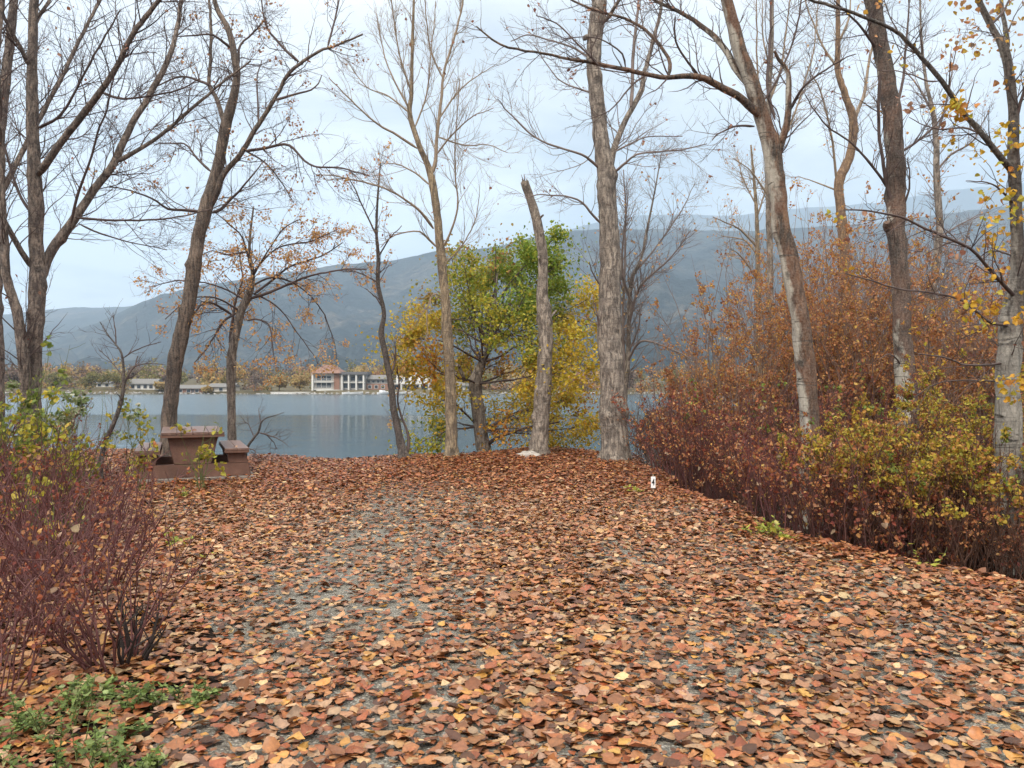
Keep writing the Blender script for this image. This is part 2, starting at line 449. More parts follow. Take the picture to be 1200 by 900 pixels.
# ------------------------------------------------------------------ shrubs and small plants
def shrub(name, label, cat, x, y, h, spread, n, stem, seed, leaf=None, lmat=None, rb=0.35, r0=0.008, d1=5.0, l1=0.35, d2=6.0, l2=0.16, lean=(0, 0), group=None, up=0.03, zone=0.3, d3=0, l3=0.1, ang=(0.4, 0.9)):
    g = np.random.default_rng(seed)
    z0 = float(gz(x, y))
    root = thing(name, label, cat, (x, y, z0), 0, group)
    a = g.uniform(0, 6.28, n); rr = rb * np.sqrt(g.random(n))
    p = np.column_stack([x + rr * np.cos(a), y + rr * np.sin(a), np.zeros(n)]); p[:, 2] = gz(p[:, 0], p[:, 1]) - 0.03
    dr = np.column_stack([np.cos(a) * spread * g.random(n) + g.normal(0, spread * 0.35, n) + lean[0], np.sin(a) * spread * g.random(n) + g.normal(0, spread * 0.35, n) + lean[1], np.ones(n)])
    ln = h * g.uniform(0.55, 1.08, n) * np.linalg.norm(dr, axis=1) ** 0.4
    P0, R0 = march(g, p, unit(dr), ln, r0 * g.uniform(0.6, 1.3, n), 9, 0.10, up, 0.0022)
    mb = MB((x, y, z0)); tubes(mb, P0, R0, 4)
    P1, R1 = spawn(g, P0, R0, d1, 0.2, l1, ang, 6, 0.14, up + 0.03, 0.6, 0.01)
    tubes(mb, P1, R1, 3)
    P2, R2 = spawn(g, P1, R1, d2, 0.15, l2, ang, 4, 0.16, up + 0.02, 0.7, 0.004)
    tubes(mb, P2, R2, 3)
    if d3:
        P3, R3 = spawn(g, P2, R2, d3, 0.15, l3, ang, 3, 0.16, up, 0.7, 0.003); tubes(mb, P3, R3, 3)
    mb.build('crown', stem, root, True)
    if leaf:
        mb = MB((x, y, z0))
        for item in leaf:
            nl, size, pal, zlo, frac = item[:5]
            src = P2 if len(P2) else P1
            zz = src[:, -1, 2] - z0
            sel = (zz > zlo * h) & (g.random(len(src)) < frac)
            sprinkle(mb, g, src[sel], nl, size, pal, size * 0.5, 'lo', 0.3, 0.2)
        mb.build('foliage', lmat, root)
    return root

def weed(name, label, cat, x, y, h, n, size, palette, seed, group=None, r=0.12, nleaf=14, kind='lo'):
    """a low leafy plant: short stems with leaves all round"""
    g = np.random.default_rng(seed)
    z0 = float(gz(x, y))
    root = thing(name, label, cat, (x, y, z0), 0, group)
    a = g.uniform(0, 6.28, n); rr = r * np.sqrt(g.random(n))
    p = np.column_stack([x + rr * np.cos(a), y + rr * np.sin(a), np.full(n, z0 - 0.01)])
    dr = unit(np.column_stack([np.cos(a) * 0.5, np.sin(a) * 0.5, np.ones(n)]) + g.normal(0, 0.2, (n, 3)))
    P, R = march(g, p, dr, h * g.uniform(0.5, 1.1, n), np.full(n, 0.003), 6, 0.15, 0.0, 0.0015)
    mb = MB((x, y, z0)); tubes(mb, P, R, 3); mb.build('stem', M['green_stem'], root, True)
    mb = MB((x, y, z0))
    k = n * nleaf
    i = g.integers(0, n, k); f = g.uniform(0.15, 1, k) * 5; i0 = np.minimum(f.astype(int), 4); fr = (f - i0)[:, None]
    pp = P[i, i0] * (1 - fr) + P[i, i0 + 1] * fr
    b = g.uniform(0, 6.28, k)
    X = np.column_stack([np.cos(b), np.sin(b), g.uniform(-0.25, 0.6, k)]); Z = np.column_stack([-0.3 * np.cos(b), -0.3 * np.sin(b), np.ones(k)]) + g.normal(0, 0.3, (k, 3))
    leaves(mb, g, pp, X, Z, size * g.uniform(0.5, 1.2, k), pick(g, palette, k), kind, (0.38, 0.7))
    mb.build('foliage', M['leaf_fresh'], root)
    return root

# ------------------------------------------------------------------ material set
M['leaf_dead'] = leaf_mat('leaf_dead', 0.42, 0.12, 0.4, 0.3)
M['leaf_autumn'] = leaf_mat('leaf_autumn', 0.5, 0.42, 0.25, 0.2)
M['leaf_fresh'] = leaf_mat('leaf_fresh', 0.45, 0.42, 0.3, 0.2)
M['green_stem'] = plain_mat('green_stem', (0.10, 0.12, 0.04))
M['bark_grey'] = bark_mat('bark_grey', (0.46, 0.385, 0.315), (0.095, 0.073, 0.062), None, ridge=22, stretch=0.25, crack=0.75)
M['bark_ridged'] = bark_mat('bark_ridged', (0.30, 0.215, 0.16), (0.055, 0.040, 0.034), None, ridge=30, stretch=0.12, crack=0.3)
M['bark_left'] = bark_mat('bark_left', (0.36, 0.275, 0.22), (0.068, 0.048, 0.043), None, ridge=24, stretch=0.3, crack=0.9)
M['bark_tan'] = bark_mat('bark_tan', (0.45, 0.335, 0.20), (0.12, 0.085, 0.055), None, ridge=24, stretch=0.2, crack=0.6)
M['bark_orange'] = bark_mat('bark_orange', (0.40, 0.25, 0.13), (0.15, 0.08, 0.045), None, ridge=24, stretch=0.2, crack=0.4)
M['bark_dark'] = bark_mat('bark_dark', (0.11, 0.08, 0.07), (0.028, 0.02, 0.02), None, ridge=26, stretch=0.2)
M['bark_peel'] = bark_mat('bark_peel', (0.23, 0.118, 0.062), (0.026, 0.016, 0.012), (0.50, 0.455, 0.385), 0.655, ridge=26, stretch=0.14, warm=(0.20, 0.085, 0.042), side=0.26)
M['bark_pale'] = bark_mat('bark_pale', (0.15, 0.092, 0.068), (0.034, 0.022, 0.018), (0.48, 0.44, 0.37), 0.575, ridge=24, stretch=0.18, warm=(0.18, 0.085, 0.05), side=0.22, ztop=(1.8, 2.9))
M['bark_maple'] = bark_mat('bark_maple', (0.12, 0.09, 0.075), (0.028, 0.02, 0.018), (0.31, 0.285, 0.25), 0.42, ridge=24, stretch=0.18, side=0.12, ztop=(2.2, 2.7))
M['bark_ash'] = bark_mat('bark_ash', (0.44, 0.365, 0.295), (0.10, 0.075, 0.06), None, ridge=20, stretch=0.3, crack=0.6)
M['twig_dark'] = plain_mat('twig_dark', (0.088, 0.062, 0.057), 0.75)
M['twig_grey'] = plain_mat('twig_grey', (0.18, 0.142, 0.128), 0.75)
M['twig_tan'] = plain_mat('twig_tan', (0.26, 0.20, 0.145), 0.75)
M['twig_red'] = plain_mat('twig_red', (0.110, 0.042, 0.040), 0.6)
M['twig_maroon'] = plain_mat('twig_maroon', (0.075, 0.030, 0.024), 0.65)
M['twig_brown'] = plain_mat('twig_brown', (0.092, 0.045, 0.030), 0.7)
M['twig_rose'] = plain_mat('twig_rose', (0.20, 0.125, 0.095), 0.7)
M['twig_black'] = plain_mat('twig_black', (0.03, 0.022, 0.02), 0.8)

def soil_mat():
    m, nt, out = new_mat('soil')
    v = mapping(nt, (1, 1, 1))
    n1 = noise(nt, v, 14, 6, 0.65); n2 = noise(nt, v, 1.3, 4)
    c = ramp(nt, n1, [(0.32, (0.010, 0.007, 0.006)), (0.55, (0.026, 0.017, 0.012)), (0.72, (0.065, 0.038, 0.025))])
    c = mixc(nt, ramp(nt, n2, [(0.4, (0, 0, 0)), (0.7, (0.7, 0.7, 0.7))]), c, (0.020, 0.013, 0.010))
    principled(nt, out, c, 0.95, bump(nt, n1, 0.8, 0.04), 0.15)
    return m
def gravel_mat():
    m, nt, out = new_mat('gravel')
    v = mapping(nt, (1, 1, 1))
    vo = nd(nt, 'TexVoronoi', ins={'Scale': 62.0, 'Randomness': 1.0}); lk(nt, v, vo.inputs['Vector'])
    vo2 = nd(nt, 'TexVoronoi', ins={'Scale': 150.0}); lk(nt, v, vo2.inputs['Vector'])
    hs = nd(nt, 'SeparateColor'); lk(nt, vo.outputs['Color'], hs.inputs[0])
    c = ramp(nt, hs.outputs[0], [(0.0, (0.09, 0.080, 0.060)), (0.45, (0.225, 0.203, 0.152)), (0.8, (0.34, 0.31, 0.24)), (1.0, (0.50, 0.48, 0.45))])
    c = mixc(nt, ramp(nt, vo.outputs['Distance'], [(0.3, (0, 0, 0)), (0.62, (0.85, 0.85, 0.85))]), c, (0.05, 0.047, 0.042))
    hs2 = nd(nt, 'SeparateColor'); lk(nt, vo2.outputs['Color'], hs2.inputs[0])
    c = mixc(nt, 0.35, c, ramp(nt, hs2.outputs[1], [(0, (0.11, 0.105, 0.095)), (1, (0.37, 0.355, 0.315))]))
    c = mixc(nt, ramp(nt, noise(nt, v, 1.1, 4), [(0.45, (0, 0, 0)), (0.7, (0.5, 0.5, 0.5))]), c, (0.13, 0.10, 0.075))
    iv = nd(nt, 'Math', operation='SUBTRACT', ins={0: 1.0}); lk(nt, vo.outputs['Distance'], iv.inputs[1])
    principled(nt, out, c, 0.85, bump(nt, iv.outputs[0], 0.9, 0.02), 0.3)
    return m
M['soil'] = soil_mat(); M['gravel'] = gravel_mat()

# ------------------------------------------------------------------ ground, drive, water
xs = np.concatenate([np.linspace(-3000, -30, 16), np.linspace(-20, -12, 9), np.arange(-11.5, 14, 0.14), np.linspace(15, 60, 24), np.linspace(80, 3000, 14)])
ys = np.concatenate([np.linspace(-300, -8, 8), np.arange(-6, 0, 1.0), np.arange(0, 22, 0.14), np.arange(22.5, 70, 0.8), np.linspace(75, 330, 12)])
def ground_z(X, Y):
    z = gz(X, np.maximum(Y, -5))
    far = smooth(14, 60, X) * smooth(0, 6, 60 - Y)
    return z + 0.0 * far
grid_mesh('ground', xs, ys, ground_z, M['soil'])

def drive():
    v = np.concatenate([np.arange(-4, 14.2, 0.16)]); u = np.linspace(0, 1, 61)
    Y = np.repeat(v[:, None], 61, 1)
    l, r = left_edge(Y) + 0.5, right_edge(Y) - 0.12
    X = l + (r - l) * u[None]
    Z = gz(X, Y) + 0.005
    idx = np.arange(X.size).reshape(X.shape)
    q = np.stack([idx[:-1, :-1], idx[:-1, 1:], idx[1:, 1:], idx[1:, :-1]], -1).reshape(-1, 4)
    mb = MB(); mb.add(np.stack([X, Y, Z], -1), q)
    tag(mb.build('gravel_drive', M['gravel'], None, True), kind='structure')
drive()

def water_mat():
    m, nt, out = new_mat('lake_water')
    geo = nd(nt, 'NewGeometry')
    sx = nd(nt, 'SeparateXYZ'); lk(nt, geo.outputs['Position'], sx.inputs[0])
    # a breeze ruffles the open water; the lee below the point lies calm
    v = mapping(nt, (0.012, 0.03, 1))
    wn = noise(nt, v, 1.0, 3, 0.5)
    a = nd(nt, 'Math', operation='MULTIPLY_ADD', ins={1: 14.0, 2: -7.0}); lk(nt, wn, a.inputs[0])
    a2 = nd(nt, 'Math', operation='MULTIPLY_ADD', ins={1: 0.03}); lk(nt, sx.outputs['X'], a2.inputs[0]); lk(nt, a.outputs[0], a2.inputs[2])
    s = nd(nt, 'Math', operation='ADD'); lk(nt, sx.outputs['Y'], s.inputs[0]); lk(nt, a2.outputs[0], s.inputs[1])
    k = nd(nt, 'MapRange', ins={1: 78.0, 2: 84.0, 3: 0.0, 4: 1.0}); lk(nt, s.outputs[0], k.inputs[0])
    n1 = noise(nt, mapping(nt, (0.7, 1.6, 1)), 2.2, 4, 0.55)
    n2 = noise(nt, mapping(nt, (0.10, 0.30, 1)), 1.4, 3, 0.5)
    ad = nd(nt, 'Math', operation='MULTIPLY_ADD', ins={1: 0.35}); lk(nt, n1, ad.inputs[0]); lk(nt, n2, ad.inputs[2])
    b = nd(nt, 'Bump', ins={'Strength': 0.10, 'Distance': 0.25}); lk(nt, ad.outputs[0], b.inputs['Height'])
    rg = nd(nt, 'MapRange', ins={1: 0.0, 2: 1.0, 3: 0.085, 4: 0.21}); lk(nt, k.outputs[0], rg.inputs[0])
    p = principled(nt, out, (0.02, 0.045, 0.055), 0.07, b.outputs[0], 1.0)
    p.inputs['IOR'].default_value = 1.45
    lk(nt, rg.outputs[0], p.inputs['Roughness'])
    return m
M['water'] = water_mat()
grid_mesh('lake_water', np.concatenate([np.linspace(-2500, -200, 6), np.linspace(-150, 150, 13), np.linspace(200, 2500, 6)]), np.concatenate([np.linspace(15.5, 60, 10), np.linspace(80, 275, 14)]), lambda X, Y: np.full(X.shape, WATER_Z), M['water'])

# ------------------------------------------------------------------ far shore and mountains
def shore_line(x): return 259 + 2.2 * np.sin(x * 0.045) + 1.0 * np.sin(x * 0.17 + 1)
def far_z(X, Y):
    t = Y - shore_line(X)
    return np.where(t < 0, WATER_Z + t * 0.35, WATER_Z + 1.3 * smooth(0, 5, t) + 1.0 * smooth(5, 40, t) + 11.5 * np.clip((t - 40) / 640, 0, 1) + 0.3 * wav(X, Y, 0.03))
def far_mat():
    m, nt, out = new_mat('far_land')
    v = mapping(nt, (1, 1, 1))
    c = ramp(nt, noise(nt, v, 0.02, 5, 0.6), [(0.35, (0.045, 0.042, 0.022)), (0.5, (0.095, 0.08, 0.04)), (0.65, (0.15, 0.115, 0.065))])
    c = mixc(nt, 0.5, c, ramp(nt, noise(nt, v, 0.25, 4), [(0.35, (0.05, 0.045, 0.035)), (0.65, (0.13, 0.11, 0.075))]))
    principled(nt, out, c, 0.95, None, 0.1)
    return m
M['far_land'] = far_mat()
grid_mesh('far_shore', np.concatenate([np.linspace(-3000, -420, 18), np.arange(-400, 400, 4.0), np.linspace(420, 3000, 18)]), np.concatenate([np.arange(248, 300, 1.5), np.linspace(305, 950, 40)]), far_z, M['far_land'])

def mountain_mat(name, a, b, c_):
    m, nt, out = new_mat(name)
    v = mapping(nt, (1, 1, 1.0))
    n1 = noise(nt, v, 0.0035, 8, 0.62, 0.4); n2 = noise(nt, v, 0.03, 6, 0.7); n3 = noise(nt, mapping(nt, (1, 1, 0.35)), 0.009, 6, 0.65, 0.8)
    c = ramp(nt, n1, [(0.38, a), (0.52, b), (0.66, c_)])
    c = mixc(nt, ramp(nt, n3, [(0.46, (0, 0, 0)), (0.6, (0.8, 0.8, 0.8))]), c, a)
    c = mixc(nt, ramp(nt, n2, [(0.42, (0, 0, 0)), (0.6, (0.9, 0.9, 0.9))]), c, tuple(x * 0.4 for x in a))
    principled(nt, out, c, 1.0, bump(nt, n2, 1.0, 14.0), 0.0)
    return m
M['mountain'] = mountain_mat('mountain', (0.012, 0.024, 0.030), (0.036, 0.046, 0.048), (0.120, 0.102, 0.080))
def mountain(name, ridge, d0, d1, seed, mat, zb, rough=1.0):
    g = np.random.default_rng(seed)
    px = np.linspace(ridge[0][0], ridge[-1][0], 420); s = np.concatenate([np.linspace(0, 1, 90), np.linspace(1.02, 1.5, 14)])
    PX, S = np.meshgrid(px, s)
    D = d0 + (d1 - d0) * S
    X = (PX - CX) / F * D
    ry = np.interp(PX, [r[0] for r in ridge], [r[1] for r in ridge])
    k = np.ones(9) / 9
    ry = np.stack([np.convolve(np.pad(row, 4, 'edge'), k, 'valid') for row in ry])
    top = EYE + (HY - ry) / F * d1
    prof = np.where(S <= 1, 0.25 * S + 0.75 * S ** 1.6, 1 - 1.3 * (S - 1))
    f = np.zeros_like(X)
    ph = g.uniform(0, 6.28, (40, 2)); 
    for i in range(26):                                        # spurs and gullies
        w = 0.0022 * 1.19 ** i; a = g.uniform(0, 3.14)
        f += (1 - np.abs(np.sin(X * w * math.cos(a) + D * w * math.sin(a) * 0.45 + ph[i, 0])) * 2) / 1.15 ** i
    f = f / 3
    amp = 150 * rough * np.clip(S * 3, 0, 1) * np.where(S < 1, np.sqrt(np.clip(1 - S, 0.012, 1)), 0.11)
    Z = zb + (top - zb) * prof + amp * f * (d1 / 3500)
    idx = np.arange(X.size).reshape(X.shape)
    q = np.stack([idx[:-1, :-1], idx[:-1, 1:], idx[1:, 1:], idx[1:, :-1]], -1).reshape(-1, 4)
    mb = MB((0, d0, 0)); mb.add(np.stack([X, D, Z], -1), q)
    o = mb.build(name, mat, None, True); o.location = (0, d0, 0)
    return tag(o, kind='structure')
RIDGE_L = [(-900, 372), (-300, 378), (0, 370), (50, 364), (80, 358), (115, 357), (150, 358), (165, 354), (200, 352), (300, 350), (420, 352)]
RIDGE_MIST = [(560, 300), (640, 276), (690, 262), (745, 252), (800, 249), (850, 252), (900, 247), (960, 242), (1030, 236), (1075, 228), (1120, 221), (1200, 214), (1400, 205), (1600, 215)]
RIDGE_M = [(-250, 446), (-60, 430), (60, 400), (130, 372), (170, 349), (230, 334), (300, 322), (357, 313), (420, 305), (450, 307), (480, 298), (515, 287), (545, 289), (590, 280), (612, 273), (647, 267), (673, 263), (700, 265), (745, 264), (800, 266), (850, 270), (900, 268), (960, 262), (1030, 258), (1075, 250), (1120, 243), (1200, 238), (1400, 228), (1800, 235), (2400, 250)]
mountain('mountain', RIDGE_L, 1500, 5200, 11, M['mountain'], 8, 0.6)
mountain('mountain', RIDGE_MIST, 4200, 7600, 8, M['mountain'], 8, 0.35)  # added farther ridge: its fading in the haze stands in for low mist
mountain('mountain', RIDGE_M, 820, 3600, 5, M['mountain'], 8, 1.0)

# ------------------------------------------------------------------ far shore trees and houses
def clump_tree(name, label, px, base_y, w, h, d, palette, seed, group=None, n=500, leafsize=0.55, trunk=True, bare=False):
    g = np.random.default_rng(seed)
    p = at(px, base_y, d); p[2] = float(far_z(p[0], p[1])) - 0.05
    W, H = w / F * d, h / F * d
    root = thing(name, label, 'tree', p, 0, group)
    mb = MB(p)
    t = np.array([p + [0, 0, -0.2], p + [0.1, 0, H * 0.25], p + [-0.1, 0, H * 0.6]])
    tubes(mb, t[None], np.array([[0.22, 0.16, 0.06]]), 6)
    lim = p + np.array([0, 0, H * 0.3]) + np.zeros((7, 3))
    dr = unit(np.column_stack([g.normal(0, 0.7, 7), g.normal(0, 0.7, 7), np.ones(7)]))
    P, R = march(g, lim, dr, np.full(7, H * 0.5), np.full(7, 0.09), 6, 0.15, 0.05, 0.02)
    tubes(mb, P, R, 4)
    if bare:
        P1, R1 = spawn(g, P, R, 1.6, 0.1, H * 0.4, (0.3, 0.8), 5, 0.15, 0.08, 0.6, 0.06, 0.02); tubes(mb, P1, R1, 3)
        P2, R2 = spawn(g, P1, R1, 2.2, 0.1, H * 0.22, (0.3, 0.8), 4, 0.15, 0.08, 0.6, 0.04, 0.018); tubes(mb, P2, R2, 3)
    mb.build('trunk', M['twig_grey' if bare else 'bark_dark'], root, True)
    c = g.normal(size=(10, 3)); c = unit(c) * g.uniform(0.25, 0.72, (10, 1)) * np.array([W * 0.5, W * 0.5, H * 0.42]) + p + np.array([0, 0, H * 0.56])
    i = g.integers(0, 10, n)
    q = c[i] + unit(g.normal(size=(n, 3))) * (g.random((n, 1)) ** 0.4) * np.array([W, W, H]) * 0.21
    q[:, 2] = np.maximum(q[:, 2], p[2] + 0.1)
    mb = MB(p)
    leaves(mb, g, q, g.normal(size=(n, 3)), g.normal(size=(n, 3)) + [0, 0, 0.6], leafsize * g.uniform(0.6, 1.3, n), pick(g, palette, n, 0.3), 'lo', (0.8, 1.1))
    mb.build('foliage', M['leaf_autumn'], root)
    return root

OLIVE = [(3, (0.225, 0.197, 0.075)), (2, (0.149, 0.144, 0.057)), (1, (0.312, 0.257, 0.102))]
YELLOW = [(3, (0.394, 0.285, 0.111)), (2, (0.304, 0.204, 0.085)), (1, (0.493, 0.356, 0.156))]
ORANGE = [(3, (0.385, 0.221, 0.112)), (2, (0.277, 0.149, 0.085)), (1, (0.456, 0.301, 0.155))]
BROWN = [(3, (0.187, 0.132, 0.101)), (2, (0.133, 0.096, 0.078)), (1, (0.253, 0.180, 0.125))]
far_trees = [
    ('willow_tree', 'rounded olive willow on the far lake shore, left of the white bungalow', 106, 461, 34, 19, 266, OLIVE),
    ('willow_tree', 'largest olive yellow willow on the far shore, next to the white bungalow', 136, 461, 38, 23, 265, OLIVE),
    ('shore_tree', 'dull green tree on the far shore behind the left bushes', 72, 461, 34, 20, 268, OLIVE),
    ('shore_tree', 'small yellow tree just right of the white bungalow across the lake', 187, 461, 18, 13, 264, YELLOW),
    ('shore_tree', 'low yellow tree on the far shore between two grey cabins', 243, 461, 15, 10, 262, YELLOW),
    ('bare_shore_tree', 'bare grey twiggy tree on the far shore left of the red roofed hotel', 299, 462, 34, 26, 264, BROWN),
    ('shore_tree', 'golden tree on the far shore beside the bare grey tree', 327, 461, 30, 20, 268, YELLOW),
    ('shore_tree', 'golden tree touching the red roofed hotel across the lake', 352, 461, 26, 21, 269, YELLOW),
    ('shore_tree', 'rust coloured tree behind the long brick annex across the lake', 440, 461, 34, 22, 278, ORANGE),
    ('shore_tree', 'yellow tree on the far shore right of the white terraced house', 517, 462, 24, 20, 264, YELLOW),
    ('shore_tree', 'olive tree on the far shore seen through the yellow leaves', 560, 462, 40, 24, 268, OLIVE),
    ('shore_tree', 'orange tree on the far shore between the snag and the tall cottonwood', 672, 462, 36, 24, 266, ORANGE),
    ('shore_tree', 'golden tree on the far shore seen behind the broken snag', 612, 462, 36, 22, 268, YELLOW),
    ('shore_tree', 'brown tree on the far shore behind the tall grey cottonwood', 735, 462, 40, 24, 268, BROWN),
    ('shore_tree', 'faded brown tree on the far shore behind the left clump of stems', 22, 461, 44, 24, 266, BROWN),
]
for i, (nm, lab, px, by, w, h, d, pal) in enumerate(far_trees):
    clump_tree(nm, lab, px, by, w, h, d, pal, 100 + i, None, 260 if 'bare' in nm else 900, 0.5 if 'bare' in nm else 0.6, True, 'bare' in nm)

def far_wood():
    """the woods behind the houses read as one brown and yellow mass"""
    g = np.random.default_rng(44)
    mb = MB((0, 300, 0))
    for i in range(520):
        d = 276 + 260 * g.random() ** 1.5; px = g.uniform(-420, 1500)
        x = (px - CX) / F * d; z = float(far_z(x, d))
        pal = [BROWN, BROWN, ORANGE, YELLOW, YELLOW, OLIVE][g.integers(0, 6)]
        H = g.uniform(5, 9.5); W = H * g.uniform(0.7, 1.2); n = 230
        c = g.normal(size=(6, 3)) * np.array([W * .28, W * .28, H * .18]) + np.array([x, d, z + H * .5])
        q = c[g.integers(0, 6, n)] + g.normal(size=(n, 3)) * np.array([W, W, H]) * 0.13
        q[:, 2] = np.maximum(q[:, 2], z)
        leaves(mb, g, q, g.normal(size=(n, 3)), g.normal(size=(n, 3)) + [0, 0, .5], g.uniform(0.5, 1.2, n), pick(g, pal, n, 0.3), 'lo', (0.8, 1.1))
    for i in range(420):                                        # low growth along the bank, clear of the house fronts
        d = g.uniform(264, 286); px = g.uniform(-380, 1450)
        if any(a_ < px < b_ for a_, b_ in ((108, 133), (146, 186), (203, 277), (318, 366), (360, 508), (524, 556))): continue
        x = (px - CX) / F * d; z = float(far_z(x, d)); H = g.uniform(0.8, 2.4); n = 60
        q = np.array([x, d, z + H * .45]) + g.normal(size=(n, 3)) * np.array([H * .6, H * .5, H * .26]); q[:, 2] = np.maximum(q[:, 2], z)
        leaves(mb, g, q, g.normal(size=(n, 3)), g.normal(size=(n, 3)) + [0, 0, .5], g.uniform(0.35, 0.8, n), pick(g, [BROWN, YELLOW, ORANGE, OLIVE][g.integers(0, 4)], n, 0.3), 'lo', (0.8, 1.1))
    o = mb.build('far_wood', M['leaf_autumn']); o.location = (0, 300, 0)
    tag(o, 'brown and yellow autumn woods behind the houses across the lake', None, None, 'stuff')
far_wood()

M['white_wall'] = plain_mat('white_wall', (0.62, 0.61, 0.585), 0.8, 2, 0.06)
M['cream_wall'] = plain_mat('cream_wall', (0.60, 0.55, 0.49), 0.8, 2, 0.08)
M['grey_wall'] = plain_mat('grey_wall', (0.30, 0.29, 0.28), 0.8, 2, 0.12)
M['brick_wall'] = plain_mat('brick_wall', (0.27, 0.15, 0.11), 0.9, 6, 0.25)
M['dark_roof'] = plain_mat('dark_roof', (0.13, 0.13, 0.14), 0.8, 3, 0.15)
M['grey_roof'] = plain_mat('grey_roof', (0.15, 0.145, 0.14), 0.8, 3, 0.12)
M['red_roof'] = plain_mat('red_roof', (0.20, 0.115, 0.088), 0.85, 3, 0.18)
M['window_glass'] = plain_mat('window_glass', (0.03, 0.04, 0.055), 0.15, 1, 0.2, 0.6)
M['rail'] = plain_mat('rail', (0.35, 0.36, 0.37), 0.6, 2, 0.1)
M['stone_pale'] = plain_mat('stone_pale', (0.38, 0.35, 0.32), 0.9, 9, 0.25, 0.2, 0.02)
M['boat_hull'] = plain_mat('boat_hull', (0.75, 0.75, 0.76), 0.35, 1, 0.05, 0.5)

class House:
    """a house across the lake; x and z in metres from its foot, front towards the viewer"""
    def __init__(s, name, label, cat, px, d, base_py=461.5):
        x = (px - CX) / F * d
        s.z = float(far_z(x, d)); s.k = d / F
        s.root = thing(name, label, cat, (x, d, s.z))
    def part(s, name, mat, x0, x1, y0, y1, z0, z1, parent=None):
        m = MB(); m.box(x0, x1, y0, y1, z0, z1); return m.build(name, mat, parent or s.root)
    def gable(s, x0, x1, y0, y1, z0, z1, mat, hip=0.0):
        m = MB(); ym = (y0 + y1) / 2; h = (x1 - x0) * hip
        v = [(x0, y0, z0), (x1, y0, z0), (x1, y1, z0), (x0, y1, z0), (x0 + h, ym, z1), (x1 - h, ym, z1)]
        m.add(v, [(0, 1, 5, 4), (2, 3, 4, 5), (3, 2, 1, 0)], [(1, 2, 5), (3, 0, 4)]); return m.build('roof', mat, s.root)
    def windows(s, xs_, y, z0, z1, w, fr='white_wall'):
        for x in xs_:
            f = s.part('window', M[fr], x - w / 2 - .12, x + w / 2 + .12, y - 0.10, y - 0.004, z0 - .12, z1 + .12)
            s.part('pane', M['window_glass'], x - w / 2, x + w / 2, y - 0.13, y - 0.103, z0, z1, f)
    def railing(s, x0, x1, y, z0, h=1.0):
        m = MB(); m.box(x0, x1, y - .05, y + .05, z0 + h - .1, z0 + h); m.box(x0, x1, y - .04, y + .04, z0 + .1, z0 + .18)
        for x in np.arange(x0 + .2, x1, 0.42): m.box(x, x + .08, y - .035, y + .035, z0 + .18, z0 + h - .1)
        return m.build('railing', M['rail'], s.root)

def red_hotel():
    H = House('lake_hotel', 'two storey cream hotel with orange red hip roof and white balconies across the lake', 'building', 397, 268)
    zt = 5.6
    H.part('wall', M['cream_wall'], -8.4, 0.6, 0, 9, -0.5, zt)                 # left wing under the red roof
    H.gable(-9.0, 1.2, -1.9, 9.6, zt + .003, zt + 2.9, M['red_roof'], 0.32)
    for z in (0.9, 3.3):
        H.windows([-6.6, -4.9, -3.2], 0, z, z + 1.5, 1.35)
    for z in (0.45, 2.85):
        H.part('balcony', M['white_wall'], -7.9, -1.7, -1.6, -0.14, z - .25, z)
        H.railing(-7.9, -1.7, -1.55, z)
    H.part('pier', M['white_wall'], -8.6, -8.05, -1.7, -0.2, -0.5, zt - .01)
    H.part('chimney', M['brick_wall'], -1.5, 0.3, -0.4, 0.2, -0.5, zt - .02)
    H.part('wing', M['grey_wall'], 0.62, 8.8, 0.6, 9, -0.5, 5.2)
    H.part('roof', M['dark_roof'], 0.3, 9.4, -1.2, 9.4, 5.2, 6.1)
    for x in (1.2, 3.4, 5.9, 8.3): H.part('column', M['white_wall'], x - .24, x + .24, -0.9, -0.45, -0.5, 5.19)
    for z in (0.7, 3.1): H.windows([2.25, 4.65, 7.1], 0.6, z, z + 1.6, 1.5)
    H.part('balcony', M['white_wall'], 0.9, 8.6, -0.43, 0.45, 2.45, 2.7)
    H.part('terrace_wall', M['white_wall'], -6.2, 1.6, -5.0, -4.6, -1.4, 0.2)
red_hotel()
def annex():
    H = House('brick_annex', 'long low brick annex right of the red roofed hotel across the lake', 'building', 441, 270)
    H.part('wall', M['brick_wall'], -3.6, 4.2, 0, 8, -0.5, 2.0)
    H.part('upper_wall', M['grey_wall'], -3.6, 4.2, 0.3, 8, 2.0, 3.5)
    H.gable(-4.0, 4.6, -0.7, 8.6, 3.502, 5.0, M['grey_roof'])
    H.windows([-2.6, -1.0, 0.6, 2.2], 0.3, 2.35, 3.2, 0.9); H.windows([-2.2, 0.0, 2.2], 0, 0.5, 1.5, 1.0)
annex()
